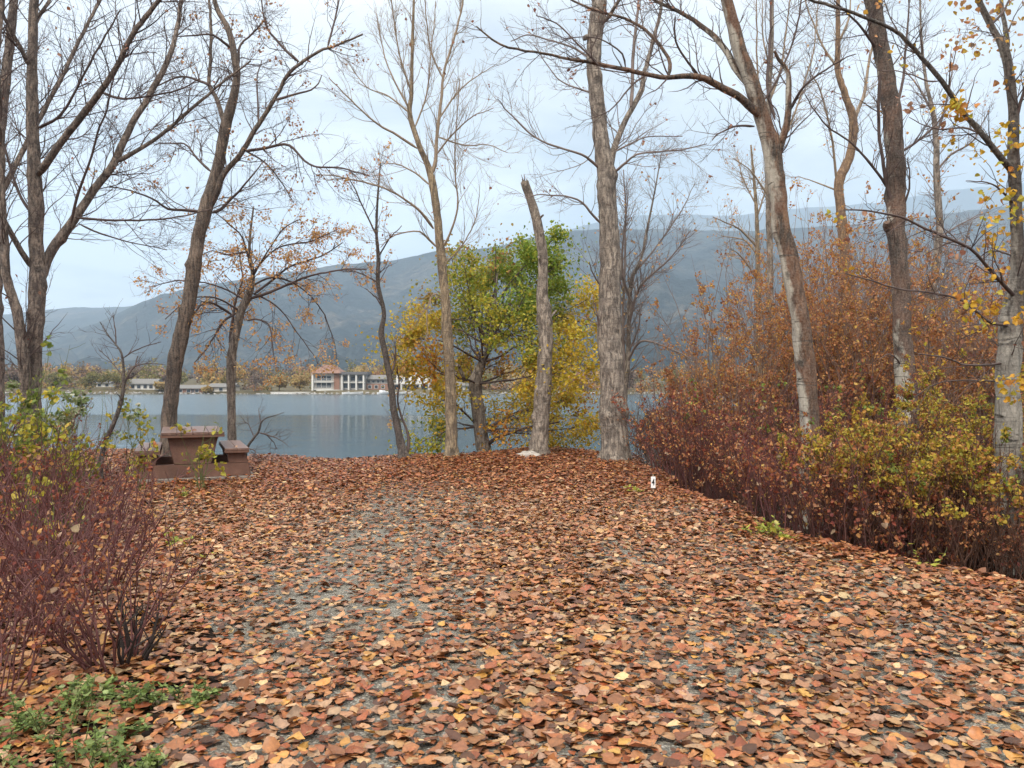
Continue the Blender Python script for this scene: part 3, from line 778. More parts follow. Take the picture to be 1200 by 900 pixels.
def terraced():
    H = House('terraced_house', 'white three level terraced house right of the hotel across the lake', 'building', 482, 266)
    H.part('wall', M['white_wall'], -6.3, 6.0, 0, 7, -0.6, 2.2)
    H.part('upper_wall', M['white_wall'], -5.2, 6.0, 1.6, 7, 2.2, 4.6)
    H.part('top_wall', M['white_wall'], -1.2, 5.0, 2.6, 7, 4.6, 6.0)
    H.part('roof', M['dark_roof'], -1.6, 5.4, 2.2, 7.3, 6.0, 6.35)
    H.part('terrace', M['white_wall'], -6.5, 6.2, -1.6, -0.14, 1.9, 2.18)
    H.railing(-6.5, 6.2, -1.5, 2.18); H.railing(-5.2, -1.4, 1.55, 4.6)
    for x in (-6.2, -3.1, 0.0, 3.0, 5.9): H.part('column', M['white_wall'], x - .18, x + .18, -1.5, -1.15, -0.6, 1.89)
    H.windows([-4.6, -1.6, 1.4, 4.3], 0, 0.1, 1.5, 1.9); H.windows([-3.8, -1.7, 1.1, 3.6], 1.6, 2.7, 4.0, 1.3); H.windows([0.4, 2.9], 2.6, 4.9, 5.7, 1.2)
    H.part('garden_wall', M['white_wall'], -5.0, 5.0, -4.2, -3.8, -1.5, -0.1)
terraced()
def bungalow():
    H = House('white_bungalow', 'small white bungalow with pale gable roof between willows across the lake', 'house', 166, 266)
    H.part('wall', M['white_wall'], -4.2, 4.2, 0, 7, -0.5, 1.9)
    H.gable(-4.7, 4.7, -0.8, 7.8, 1.902, 3.6, M['grey_roof'])
    H.windows([-2.9, -0.9, 1.2, 3.1], 0, 0.4, 1.5, 1.1, 'cream_wall')
bungalow()
def cabin(label, px, w, wall, roof, d=264):
    H = House('lake_cabin', label, 'house', px, d)
    H.part('wall', M[wall], -w / 2, w / 2, 0, 6, -0.5, 1.4)
    H.gable(-w / 2 - .4, w / 2 + .4, -0.8, 6.8, 1.402, 2.6, M[roof])
    H.windows(np.linspace(-w / 2 + 1.2, w / 2 - 1.2, max(2, int(w / 2.2))), 0, 0.2, 1.1, 1.1)
    if w > 5: H.part('door', M['dark_roof'], -0.45, 0.45, -0.05, -0.002, -0.45, 1.15)
cabin('long brown lakeside cabin under a grey roof beyond the leaning trunk', 226, 10.5, 'brick_wall', 'grey_roof')
cabin('low pale cabin left of the orange leaved tree trunk across the lake', 259, 8.0, 'cream_wall', 'grey_roof')
cabin('small white cabin with dark roof seen far across the lake left of the bungalow', 121, 5.0, 'white_wall', 'dark_roof', 282)
cabin('white boathouse with grey roof at the water right of the yellow tree', 540, 7.0, 'white_wall', 'grey_roof')

def low_wall():
    o = House('shore_wall', 'long low white wall along the far shore left of the hotel', 'wall', 341, 262)
    o.part('coping', M['white_wall'], -6.6, 6.4, -0.25, 0.25, 0.35, 0.5); o.part('wall', M['white_wall'], -6.5, 6.3, -0.2, 0.2, -0.8, 0.349)
low_wall()

def boat(label, px, d, L, heading, cover=None):
    x = (px - CX) / F * d
    root = thing('moored_boat', label, 'boat', (x, d, WATER_Z + 0.05), heading)
    m = MB(); n = 13; rows = []
    t = np.linspace(0, 1, n)
    for s, zz in ((0.0, -0.15), (0.75, 0.05), (1.0, 0.62)):
        wdt = L * 0.17 * np.sin(np.pi * np.clip(0.18 + 0.82 * (1 - t), 0, 1)) ** 0.6 * s + 0.02
        rows.append((wdt, zz + 0.25 * t ** 2 * (zz > 0)))
    prof = []
    for w_, z_ in rows[::-1]: prof.append(np.column_stack([t * L - L / 2, -w_, z_ * np.ones(n)]))
    for w_, z_ in rows: prof.append(np.column_stack([t * L - L / 2, w_, z_ * np.ones(n)]))
    V = np.stack(prof); idx = np.arange(V.shape[0] * n).reshape(V.shape[0], n)
    m.add(V, np.stack([idx[:-1, :-1], idx[:-1, 1:], idx[1:, 1:], idx[1:, :-1]], -1).reshape(-1, 4))
    m.add(np.stack([V[0], V[-1]]) - [0, 0, 0.12], [(i, i + 1, n + i + 1, n + i) for i in range(n - 1)])
    m.build('hull', M['boat_hull'], root)
    if cover:
        m = MB(); m.prism([(-L * .2, .55), (L * .16, .55), (L * .05, 1.25), (-L * .2, 1.35)], -L * .12, L * .12, .05); m.build('cabin', M['boat_hull'], root)
        m = MB(); m.prism([(L * .165, .62), (L * .175, .62), (L * .07, 1.22), (L * .06, 1.22)], -L * .11, L * .11); m.build('windscreen', M['window_glass'], root)
boat('white motor boat with a cabin moored below the brick annex', 449, 254, 5.2, 0.9, True)
boat('small white open boat lying before the columns of the hotel', 416, 256.5, 5.0, 0.15)
boat('tiny white dinghy left of the open boat by the hotel', 405, 252, 2.4, 0.5)
boat('low white boat moored under the white terraced house', 466, 256, 5.5, -0.1)

def shore_rocks():
    g = np.random.default_rng(5); mb = MB((0, 259, 0))
    for i in range(900):
        x = g.uniform(-190, 190); y = float(shore_line(x)) + g.normal(0.6, 0.7); r = g.uniform(0.2, 0.6)
        c = np.array([x, y, float(far_z(x, y)) + r * .2])
        v = unit(np.array([(1, 0, 0), (0, 1, 0), (-1, 0, 0), (0, -1, 0), (0, 0, 1), (0, 0, -1)], float) + g.normal(0, .25, (6, 3))) * r * g.uniform(.6, 1.2, (6, 1)) * [1.2, 1, .7] + c
        mb.add(v, None, [(0, 1, 4), (1, 2, 4), (2, 3, 4), (3, 0, 4), (1, 0, 5), (2, 1, 5), (3, 2, 5), (0, 3, 5)])
    o = mb.build('shore_rubble', M['grey_wall']); o.location = (0, 259, 0)
    tag(o, 'dark rubble of stones along the far waterline', None, None, 'stuff')
shore_rocks()

# ------------------------------------------------------------------ leaf litter
LITTER = [(30, (0.296, 0.117, 0.045)), (15, (0.337, 0.187, 0.093)), (24, (0.192, 0.075, 0.032)), (12, (0.072, 0.028, 0.013)),
          (6, (0.433, 0.287, 0.154)), (13, (0.275, 0.166, 0.103)), (7, (0.379, 0.190, 0.048)), (7, (0.239, 0.069, 0.027))]
RUST = [(32, (0.293, 0.100, 0.036)), (14, (0.334, 0.157, 0.066)), (26, (0.178, 0.061, 0.027)), (12, (0.075, 0.027, 0.013)),
        (4, (0.423, 0.261, 0.134)), (4, (0.361, 0.174, 0.046)), (10, (0.221, 0.059, 0.022))]
def litter():
    g = np.random.default_rng(21)
    n = 860000
    y = 1.6 + (18.6 - 1.6) * g.random(n) ** 0.62
    x = (g.random(n) * 2 - 1) * (0.68 * y + 2.0)
    keep = (x > -10.5) & (y < crest(x) + 1.2) & (x < right_edge(y) + 0.12 + np.abs(g.normal(0, 0.22, n)) * (g.random(n) < 0.35))
    # gravel shows through where wheels run, thick drifts by the edges and the crest
    lane = np.exp(-((x + 1.05 + 0.02 * y) / 0.85) ** 2) * smooth(2.5, 6, y) * (1 - smooth(10.5, 13.5, y)) + 0.55 * np.exp(-((x - 1.05) / 0.5) ** 2) * (1 - smooth(7, 10, y))
    patch = smooth(-0.9, 1.2, wav(x, y, 1.7) + 0.6 * wav(x, y, 5.0))
    edge = np.clip(1 - np.minimum(right_edge(y) - x, x - left_edge(y)) / 1.2, 0, 1)
    dens = 1230 * (0.62 + 0.55 * patch) * (1 - 0.62 * np.clip(lane, 0, 1)) + 300 * edge + 380 * smooth(10.5, 13.5, y)
    area_pdf = None
    # candidates per square metre at this y
    u = (y - 1.6) / 17.0
    cand = n * (1 / 0.62) * u ** (1 / 0.62 - 1) / 17.0 / (2 * (0.68 * y + 2.0))
    keep &= g.random(n) < dens / np.maximum(cand, 1)
    x, y = x[keep], y[keep]; n = len(x)
    size = np.clip(g.lognormal(math.log(0.053), 0.30, n), 0.026, 0.092)
    d12 = smooth(9.5, 13.0, y) + 0.7 * smooth(0.8, 0.1, right_edge(y) - x)
    a = pick(g, LITTER, n, 0.25); b = pick(g, RUST, n, 0.25)
    col = np.where((g.random(n) < d12)[:, None], b, a)
    yaw = g.uniform(0, 6.28, n)
    tilt = np.where(g.random(n) < 0.12, 0.45, 0.13)
    Z = np.column_stack([g.normal(0, 1, n) * tilt, g.normal(0, 1, n) * tilt, np.ones(n)])
    X = np.column_stack([np.cos(yaw), np.sin(yaw), g.normal(0, 0.12, n)])
    z = gz(x, y) + 0.008 + g.random(n) ** 1.6 * (0.028 + 0.05 * smooth(10, 13, y)) + np.abs(tilt) * size * 0.25
    pos = np.column_stack([x, y, z])
    mb = MB()
    nr = y < 7.5
    leaves(mb, g, pos[nr], X[nr], Z[nr], size[nr], col[nr], 'hi', (0.62, 1.02), 0.6)
    leaves(mb, g, pos[~nr], X[~nr], Z[~nr], size[~nr], col[~nr], 'lo', (0.62, 1.02), 0.75)
    o = mb.build('leaf_litter', M['leaf_dead'], None, True)
    tag(o, 'carpet of fallen brown and orange leaves over the gravel drive', None, None, 'stuff')
    print('litter', n)
litter()

# ------------------------------------------------------------------ picnic table
def concrete_mat():
    m, nt, out = new_mat('brown_concrete')
    v = mapping(nt, (1, 1, 1))
    n1 = noise(nt, v, 5, 6, 0.65); n2 = noise(nt, v, 90, 3, 0.6); n3 = noise(nt, mapping(nt, (4, 4, 0.8)), 2.0, 4)
    c = ramp(nt, n1, [(0.3, (0.085, 0.039, 0.027)), (0.6, (0.14, 0.066, 0.046)), (0.8, (0.20, 0.105, 0.076))])
    c = mixc(nt, ramp(nt, n3, [(0.5, (0, 0, 0)), (0.75, (0.6, 0.6, 0.6))]), c, (0.09, 0.055, 0.045))
    c = mixc(nt, 0.15, c, ramp(nt, n2, [(0.3, (0.03, 0.02, 0.02)), (0.7, (0.4, 0.3, 0.25))]))
    principled(nt, out, c, 0.8, bump(nt, n2, 0.4, 0.004), 0.3)
    return m
M['concrete'] = concrete_mat()
M['plank'] = plain_mat('weathered_plank', (0.15, 0.088, 0.070), 0.45, 14, 0.45, 0.4, 0.003)
M['pad'] = plain_mat('pad_concrete', (0.21, 0.185, 0.165), 0.9, 12, 0.25)
def picnic_table():
    X0, Y0 = -4.95, 12.58
    z0 = float(gz(X0, Y0 + 0.8)) + 0.02
    root = thing('picnic_table', 'brown picnic table with benches on solid concrete ends, standing by the lake', 'picnic table', (X0, Y0, z0), math.radians(22.5))
    m = MB(); m.box(-0.93, 0.93, -0.12, 1.95, -0.06, 0.045, 0.012); m.build('base_slab', M['pad'], root)
    zb = 0.046
    for y in (0.0, 1.62):                                        # two cast ends: sill beam, pedestal, seat posts
        e = MB(); e.prism([(-0.86, zb), (0.86, zb), (0.825, 0.25), (-0.825, 0.25)], y, y + 0.17, 0.012)
        e.build('end_frame', M['concrete'], root)
        e = MB(); e.prism([(-0.27, 0.2515), (0.27, 0.2515), (0.37, 0.672), (-0.37, 0.672)], y + 0.004, y + 0.166, 0.012); e.build('pedestal', M['concrete'], root)
        for s in (-1, 1):
            pr = [(0.53 * s, 0.2515), (0.815 * s, 0.2515), (0.775 * s, 0.414), (0.50 * s, 0.414)]
            if s < 0: pr = pr[::-1]
            e = MB(); e.prism(pr, y + 0.004, y + 0.166, 0.01); e.build('seat_post', M['concrete'], root)
    t = MB(); t.box(-0.46, 0.46, -0.10, 1.89, 0.674, 0.712, 0.008); top = t.build('tabletop', M['concrete'], root)
    for k in range(4):
        p = MB(); x = -0.455 + k * 0.229; p.box(x, x + 0.222, -0.105, 1.895, 0.714, 0.752, 0.006); p.build('plank', M['plank'], top)
    for s in (-1, 1):
        b = MB(); a0, a1 = (0.46, 0.83) if s > 0 else (-0.83, -0.46)
        b.box(a0, a1, -0.08, 1.87, 0.416, 0.452, 0.007); bench = b.build('bench', M['concrete'], root)
        for k in range(2):
            p = MB(); x = a0 + 0.004 + k * 0.183; p.box(x, x + 0.178, -0.085, 1.875, 0.454, 0.486, 0.006); p.build('plank', M['plank'], bench)
picnic_table()
def leaf_on_table(label, px_x, y, z, yaw, col, seed):
    g = np.random.default_rng(seed)
    a = math.radians(22.5); X0, Y0 = -4.95, 12.58
    p = np.array([X0 + px_x * math.cos(a) - y * math.sin(a), Y0 + px_x * math.sin(a) + y * math.cos(a), float(gz(X0, Y0 + 0.8)) + 0.02 + z])
    mb = MB(p); leaves(mb, g, p[None], np.array([[math.cos(yaw), math.sin(yaw), 0.12]]), np.array([[0.1, -0.2, 1.0]]), np.array([0.10]), np.array([col]), 'hi')
    o = mb.build('fallen_leaf', M['leaf_dead']); o.location = tuple(p); tag(o, label, 'leaf', None)
leaf_on_table('dark fallen leaf on the left planks of the picnic tabletop', -0.18, 0.5, 0.757, 0.6, (0.07, 0.03, 0.02), 1)
leaf_on_table('brown fallen leaf near the middle of the picnic tabletop', 0.05, 0.3, 0.757, 2.6, (0.16, 0.07, 0.04), 2)
leaf_on_table('pale fallen leaf on the near end of the right bench', 0.62, 0.15, 0.491, 1.5, (0.40, 0.24, 0.16), 3)

# ------------------------------------------------------------------ stone and marker
def stone():
    g = np.random.default_rng(9); p = at(619, 533, 15.35); p[2] = float(gz(p[0], p[1]))
    n, k = 14, 20
    th = np.linspace(0, math.pi * 0.62, n); ph = np.arange(k) * 2 * math.pi / k
    T, PH = np.meshgrid(th, ph, indexing='ij')
    r = 1 + 0.08 * np.sin(3 * PH + 1) * np.sin(T) + 0.10 * np.sin(5 * PH + T * 4) * np.sin(T) + 0.06 * np.sin(2 * PH + 7 * T)
    V = np.stack([0.24 * r * np.sin(T) * np.cos(PH), 0.2 * r * np.sin(T) * np.sin(PH), 0.105 * r * np.cos(T) + 0.035], -1)
    idx = np.arange(n * k).reshape(n, k); j = np.roll(idx, -1, 1)
    mb = MB(); mb.add(V, np.stack([idx[:-1], j[:-1], j[1:], idx[1:]], -1).reshape(-1, 4)[:, ::-1])
    o = mb.build('stone', M['stone_pale'], None, True); o.location = tuple(p)
    tag(o, 'pale rounded stone among the leaves at the foot of the broken snag', 'stone')
stone()
M['marker_white'] = plain_mat('marker_white', (0.78, 0.78, 0.80), 0.5, 3, 0.05)
M['marker_black'] = plain_mat('marker_black', (0.02, 0.02, 0.02), 0.5, 3, 0.05)
def marker():
    p = at(765.5, 578, 11.15); p[2] = float(gz(p[0], p[1])) - 0.02
    root = thing('site_marker', 'small white numbered marker on a thin stake at the edge of the thicket', 'marker', p, math.radians(-9))
    m = MB(); m.box(-0.011, 0.011, -0.008, 0.008, -0.1, 0.27, 0.002); m.build('stake', M['twig_tan'], root)
    m = MB(); m.box(-0.031, 0.031, -0.018, -0.0085, 0.085, 0.242, 0.003); m.build('plate', M['marker_white'], root)
    c = bpy.data.curves.new('digit', 'FONT'); c.body = '4'; c.size = 0.12; c.extrude = 0.001; c.offset = 0.0035; c.align_x = 'CENTER'; c.align_y = 'CENTER'
    tmp = bpy.data.objects.new('digit_source', c); COL.objects.link(tmp)
    bpy.context.view_layer.update()
    me = bpy.data.meshes.new_from_object(tmp.evaluated_get(bpy.context.evaluated_depsgraph_get()))
    bpy.data.objects.remove(tmp)
    me.materials.clear(); me.materials.append(M['marker_black'])
    o = link('digit', me, root); o.location = (0, -0.0205, 0.165); o.rotation_euler = (math.radians(90), 0, 0); o.scale = (0.62, 1, 1)
marker()

# ------------------------------------------------------------------ the trees
TW = dict(n1=4.2, l1=1.5, n2=4.5, l2=0.62, n3=6.0, l3=0.24, wob=0.13, up=0.05)
def tw(**k): return {**TW, **k}

PINK = [(3, (0.42, 0.24, 0.15)), (2, (0.30, 0.15, 0.09)), (2, (0.46, 0.26, 0.09))]
GOLD = [(4, (0.50, 0.28, 0.035)), (3, (0.42, 0.20, 0.03)), (2, (0.55, 0.37, 0.07)), (1, (0.30, 0.28, 0.05))]
PEACH = [(4, (0.58, 0.33, 0.13)), (3, (0.52, 0.27, 0.10)), (2, (0.60, 0.40, 0.20)), (1, (0.44, 0.21, 0.09))]
DEADL = [(2, (0.30, 0.14, 0.09)), (1, (0.20, 0.085, 0.06)), (2, (0.38, 0.21, 0.13))]

# many stemmed tree at the left edge
make_tree('cottonwood_tree', 'tall grey tree by the left edge with three rising stems above the yellow green bush', 'tree', 12.4,
    [(38, 560, 24), (38, 470, 20), (39, 420, 19), (42, 360, 19), (44, 325, 19), (43, 300, 17.5), (42, 233, 17), (40, 200, 16.5), (38, 133, 14), (38, 83, 12.5), (39, 33, 11), (40, 0, 10), (46, -90, 7), (50, -170, 3.5)],
    [([(47, 335), (57, 300), (87, 257), (110, 223), (133, 190), (150, 150), (177, 107), (200, 63), (207, 33), (213, 0), (222, -60)], 15, 5, 1.2),
     ([(43, 205), (50, 197), (73, 163), (100, 127), (113, 110), (133, 77), (150, 40), (180, 0), (205, -45)], 12, 5, -1.0),
     ([(37, 558), (31, 500), (30, 456), (26, 424), (18, 368), (6, 332), (0, 290), (-6, 200), (-10, 80), (-4, -40)], 20, 6, -0.8),
     ([(40, 316), (24, 292), (0, 244), (-24, 205)], 9, 5, -0.6),
     ([(136, 190), (187, 160), (247, 110), (290, 75)], 7, 2.5, 0.5),
     ([(83, 262), (92, 225), (107, 187), (118, 150), (127, 127), (136, 80)], 4.5, 2, -0.7),
     ([(36, 80), (30, 68), (20, 47), (5, 18), (-8, -20)], 7, 4, -0.5),
     ([(39, 33), (48, 14), (62, -10)], 7, 4, 0.3),
     ([(88, 255), (140, 258), (200, 256), (262, 240)], 4, 1.5, 0.6),
     ([(45, 150), (75, 130), (110, 60), (135, 10)], 5, 2, -0.6),
     ([(118, 108), (150, 116), (205, 106), (236, 92)], 4, 1.6, -0.4),
     ([(92, 262), (118, 274), (150, 282), (192, 290)], 3, 1.2, 0.4),
     ([(36, 250), (18, 215), (-5, 120), (0, 40)], 5, 2.5, 0.4)],
    M['bark_left'], M['twig_dark'], tw(n1=4.6, l1=1.35, n2=5.6, l2=0.6, n3=5.5, l3=0.24), 31, [(130, 0.075, DEADL, 0.08)], M['leaf_autumn'], sides=16)
# neighbouring grey stem, cut by the frame
make_tree('cottonwood_tree', 'grey stem half out of view at the far left edge behind the yellow green bush', 'tree', 14.5,
    [(-8, 550, 26), (-8, 430, 24), (-10, 300, 22), (-6, 220, 19), (0, 150, 14), (10, 60, 11), (18, -20, 9), (24, -120, 5)],
    [([(0, 230), (20, 190), (40, 150), (70, 90), (100, 20), (118, -30)], 9, 4, 1.0), ([(-1, 180), (-30, 120), (-50, 20)], 9, 4, 0.4)],
    M['bark_left'], M['twig_dark'], tw(n1=4.5, l1=1.4), 32, None, None)

make_tree('cottonwood_tree', 'leaning dark barked tree directly behind the picnic table', 'tree', 15.0,
    [(197, 540, 21), (197, 505, 19), (200, 467, 18.5), (207, 417, 18.5), (215, 383, 18), (222, 350, 17), (227, 317, 17), (230, 293, 16.5), (240, 250, 17), (250, 217, 15), (258, 183, 13.5), (263, 150, 13), (270, 127, 12), (277, 93, 9.5), (275, 67, 8.5), (267, 33, 7), (252, 3, 6), (246, -60, 4)],
    [([(244, 247), (254, 226), (263, 203), (283, 180), (300, 150), (320, 117), (337, 87), (353, 72), (377, 57), (400, 50), (425, 40)], 9.5, 2.5, -0.6),
     ([(287, 177), (310, 174), (337, 170), (363, 192), (400, 195), (428, 203)], 5, 1.5, -0.8),
     ([(320, 118), (343, 111), (367, 103), (376, 88)], 4.5, 1.5, 0.6),
     ([(350, 72), (338, 62), (327, 50), (310, 27), (303, -10)], 5, 2, 0.5),
     ([(384, 55), (387, 42), (393, 17), (396, -15)], 4, 2, 0.2),
     ([(263, 145), (258, 128), (253, 113), (245, 97), (247, 67), (247, 20), (243, -30)], 8, 3.5, 0.7),
     ([(248, 101), (235, 95), (213, 90), (187, 100), (165, 112)], 4.5, 1.5, 0.5),
     ([(271, 57), (260, 48), (247, 40), (225, 41), (200, 42)], 4.5, 1.5, -0.6),
     ([(236, 248), (215, 246), (197, 245), (183, 236), (170, 230), (150, 224), (127, 223)], 4.5, 1.5, -0.7),
     ([(247, 201), (232, 187), (217, 170), (200, 167), (180, 168)], 4, 1.5, 0.9),
     ([(249, 249), (258, 246), (267, 237), (280, 224), (293, 207), (310, 185)], 6, 1.5, -0.5),
     ([(277, 88), (280, 70), (282, 53), (300, 37), (312, 20)], 5, 2, 0.4),
     ([(303, 148), (302, 120), (302, 90), (308, 70)], 3.5, 1.5, 0.5),
     ([(286, 176), (310, 190), (330, 215), (345, 240)], 3, 1.2, 0.5)],
    M['bark_ridged'], M['twig_dark'], tw(n1=4.6, l1=1.2, n2=5.8, l2=0.55, n3=5.5, l3=0.22, wob=0.17, up=0.01, nt=2.5), 33, [(1000, 0.05, PINK, 0.08), (60, 0.07, DEADL, 0.03)], M['leaf_autumn'], tmin=0.5)

make_tree('orange_leaved_tree', 'small tree with thin orange leaves beside the picnic table', 'tree', 16.0,
    [(272, 545, 10.5), (272, 500, 10.5), (271, 460, 10.5), (271, 420, 12), (274, 404, 11), (282, 367, 10), (293, 342, 8.5), (296, 318, 5), (292, 290, 3.5), (297, 242, 2)],
    [([(271, 412), (270, 395), (273, 370), (276, 352), (284, 325), (280, 290)], 6, 1.5, 0.6),
     ([(293, 350), (313, 344), (332, 336), (350, 328), (369, 322), (406, 315), (430, 316)], 4.5, 1.5, -0.8),
     ([(297, 345), (320, 328), (344, 311), (381, 300), (408, 285)], 4, 1.5, 0.7),
     ([(273, 370), (258, 360), (242, 353), (233, 362), (223, 379)], 4.5, 1.5, -0.7),
     ([(277, 367), (264, 375), (257, 385), (249, 398), (241, 410), (228, 424)], 4, 1.5, -0.9),
     ([(290, 295), (276, 297), (263, 298), (248, 293), (232, 296)], 3, 1.2, 0.5),
     ([(290, 376), (300, 374), (313, 379), (318, 392), (320, 410), (324, 425)], 3, 1.2, -0.6),
     ([(294, 343), (310, 350), (330, 365), (352, 395), (372, 425)], 3, 1.0, 0.3),
     ([(295, 335), (320, 325), (350, 335), (376, 362), (388, 390), (394, 415)], 3, 1.0, 0.8),
     ([(296, 325), (310, 300), (330, 270), (352, 255)], 3, 1.2, -0.6),
     ([(295, 320), (285, 280), (268, 262), (252, 250)], 3, 1.2, -0.4),
     ([(284, 350), (262, 338), (232, 330), (200, 330), (176, 338)], 3, 1.2, 0.6),
     ([(282, 365), (255, 350), (225, 350), (190, 372)], 3, 1.2, -1.0),
     ([(297, 318), (325, 290), (362, 282), (392, 270)], 3, 1.2, -0.2)],
    M['bark_grey'], M['twig_dark'], tw(n1=4.5, l1=0.95, n2=5.5, l2=0.45, n3=5.5, l3=0.18, up=-0.02, wob=0.15, r1=0.01), 34, [(4300, 0.048, PEACH, 0.4), (1300, 0.046, PEACH, 0.1)], M['leaf_autumn'], tmin=0.55, flare=0.3)

make_tree('thin_dark_tree', 'thin dark curving tree with a second slender stem at its foot by the water', 'tree', 15.6,
    [(476, 536, 13), (470, 520, 9), (462, 483, 8.5), (458, 450, 8), (452, 417, 7.5), (447, 390, 7), (450, 367, 5.5), (443, 333, 5), (443, 300, 4.5), (441, 270, 3.5), (443, 227, 2.5), (446, 190, 1.5)],
    [([(477, 533), (479, 522), (478, 507), (468, 477), (467, 450), (464, 425)], 5.5, 1.5, 0.3),
     ([(443, 300), (442, 280), (433, 260), (417, 227), (404, 205)], 3.5, 1.3, -0.4),
     ([(458, 440), (461, 425), (460, 408)], 4, 1.5, 0.2), ([(444, 332), (432, 325), (415, 318), (400, 318)], 3, 1, 0.5),
     ([(444, 300), (456, 280), (470, 265)], 2.5, 1, -0.4), ([(448, 360), (438, 345), (428, 338)], 2.5, 1, 0.4)],
    M['bark_dark'], M['twig_dark'], tw(n1=4, l1=0.7, n2=4, l2=0.35, n3=4, l3=0.15), 35, [(330, 0.07, PEACH, 0.25)], M['leaf_autumn'], tmin=0.5, flare=0.8, sides=10)

make_tree('slender_pale_tree', 'slender tan barked tree fanning into fine bare branches, left of the yellow leaved tree', 'tree', 15.7,
    [(530, 538, 17), (529, 515, 15), (528, 480, 14), (527, 440, 13.5), (525, 400, 13), (522, 350, 12), (517, 300, 11), (512, 250, 10), (507, 215, 9.5), (504, 203, 8), (500, 190, 7.5), (490, 167, 7), (480, 133, 6), (482, 110, 5), (483, 60, 4), (485, 0, 3), (487, -70, 2)],
    [([(505, 205), (510, 190), (512, 157), (517, 117), (520, 83), (533, 33), (540, -20)], 6.5, 2.5, 0.5),
     ([(508, 268), (497, 253), (483, 240), (450, 220), (400, 207), (372, 205)], 4.5, 1.3, -0.9),
     ([(489, 174), (465, 158), (440, 143), (407, 113), (385, 92)], 4, 1.3, -0.5),
     ([(518, 292), (528, 272), (537, 240), (534, 200), (535, 140), (536, 90)], 3.5, 1.2, -0.5),
     ([(504, 217), (487, 203), (467, 193), (452, 192)], 3, 1.2, 0.6),
     ([(512, 290), (502, 280), (490, 270), (463, 273), (448, 285)], 3.5, 1.2, -0.4),
     ([(511, 182), (528, 160), (550, 140), (577, 128)], 3, 1, -0.6),
     ([(514, 140), (535, 110), (558, 92), (580, 80)], 2.8, 1, 0.4),
     ([(481, 130), (462, 95), (448, 60), (438, 10)], 3, 1.2, 0.4),
     ([(482, 108), (470, 70), (462, 25), (455, -25)], 3, 1.2, -0.3),
     ([(486, 150), (500, 110), (505, 60), (512, 0)], 2.8, 1.2, 0.4),
     ([(519, 92), (505, 60), (500, 20), (497, -30)], 2.8, 1.2, -0.3),
     ([(512, 160), (545, 170), (570, 168), (592, 178)], 2.5, 1, -0.5),
     ([(520, 310), (540, 290), (555, 262), (562, 230)], 2.5, 1, -0.4),
     ([(522, 350), (508, 345), (500, 365), (502, 390)], 2.5, 1, -0.3),
     ([(481, 133), (455, 112), (430, 100), (408, 72)], 2.8, 1, 0.7)],
    M['bark_tan'], M['twig_tan'], tw(n1=4.6, l1=1.05, n2=5.0, l2=0.5, n3=4.5, l3=0.2, up=0.10, wob=0.10, ang=(0.35, 0.8), ang2=(0.35, 0.8), r1=0.010, nt=4), 36, [(70, 0.08, DEADL, 0.06)], M['leaf_autumn'], tmin=0.42, flare=0.5)

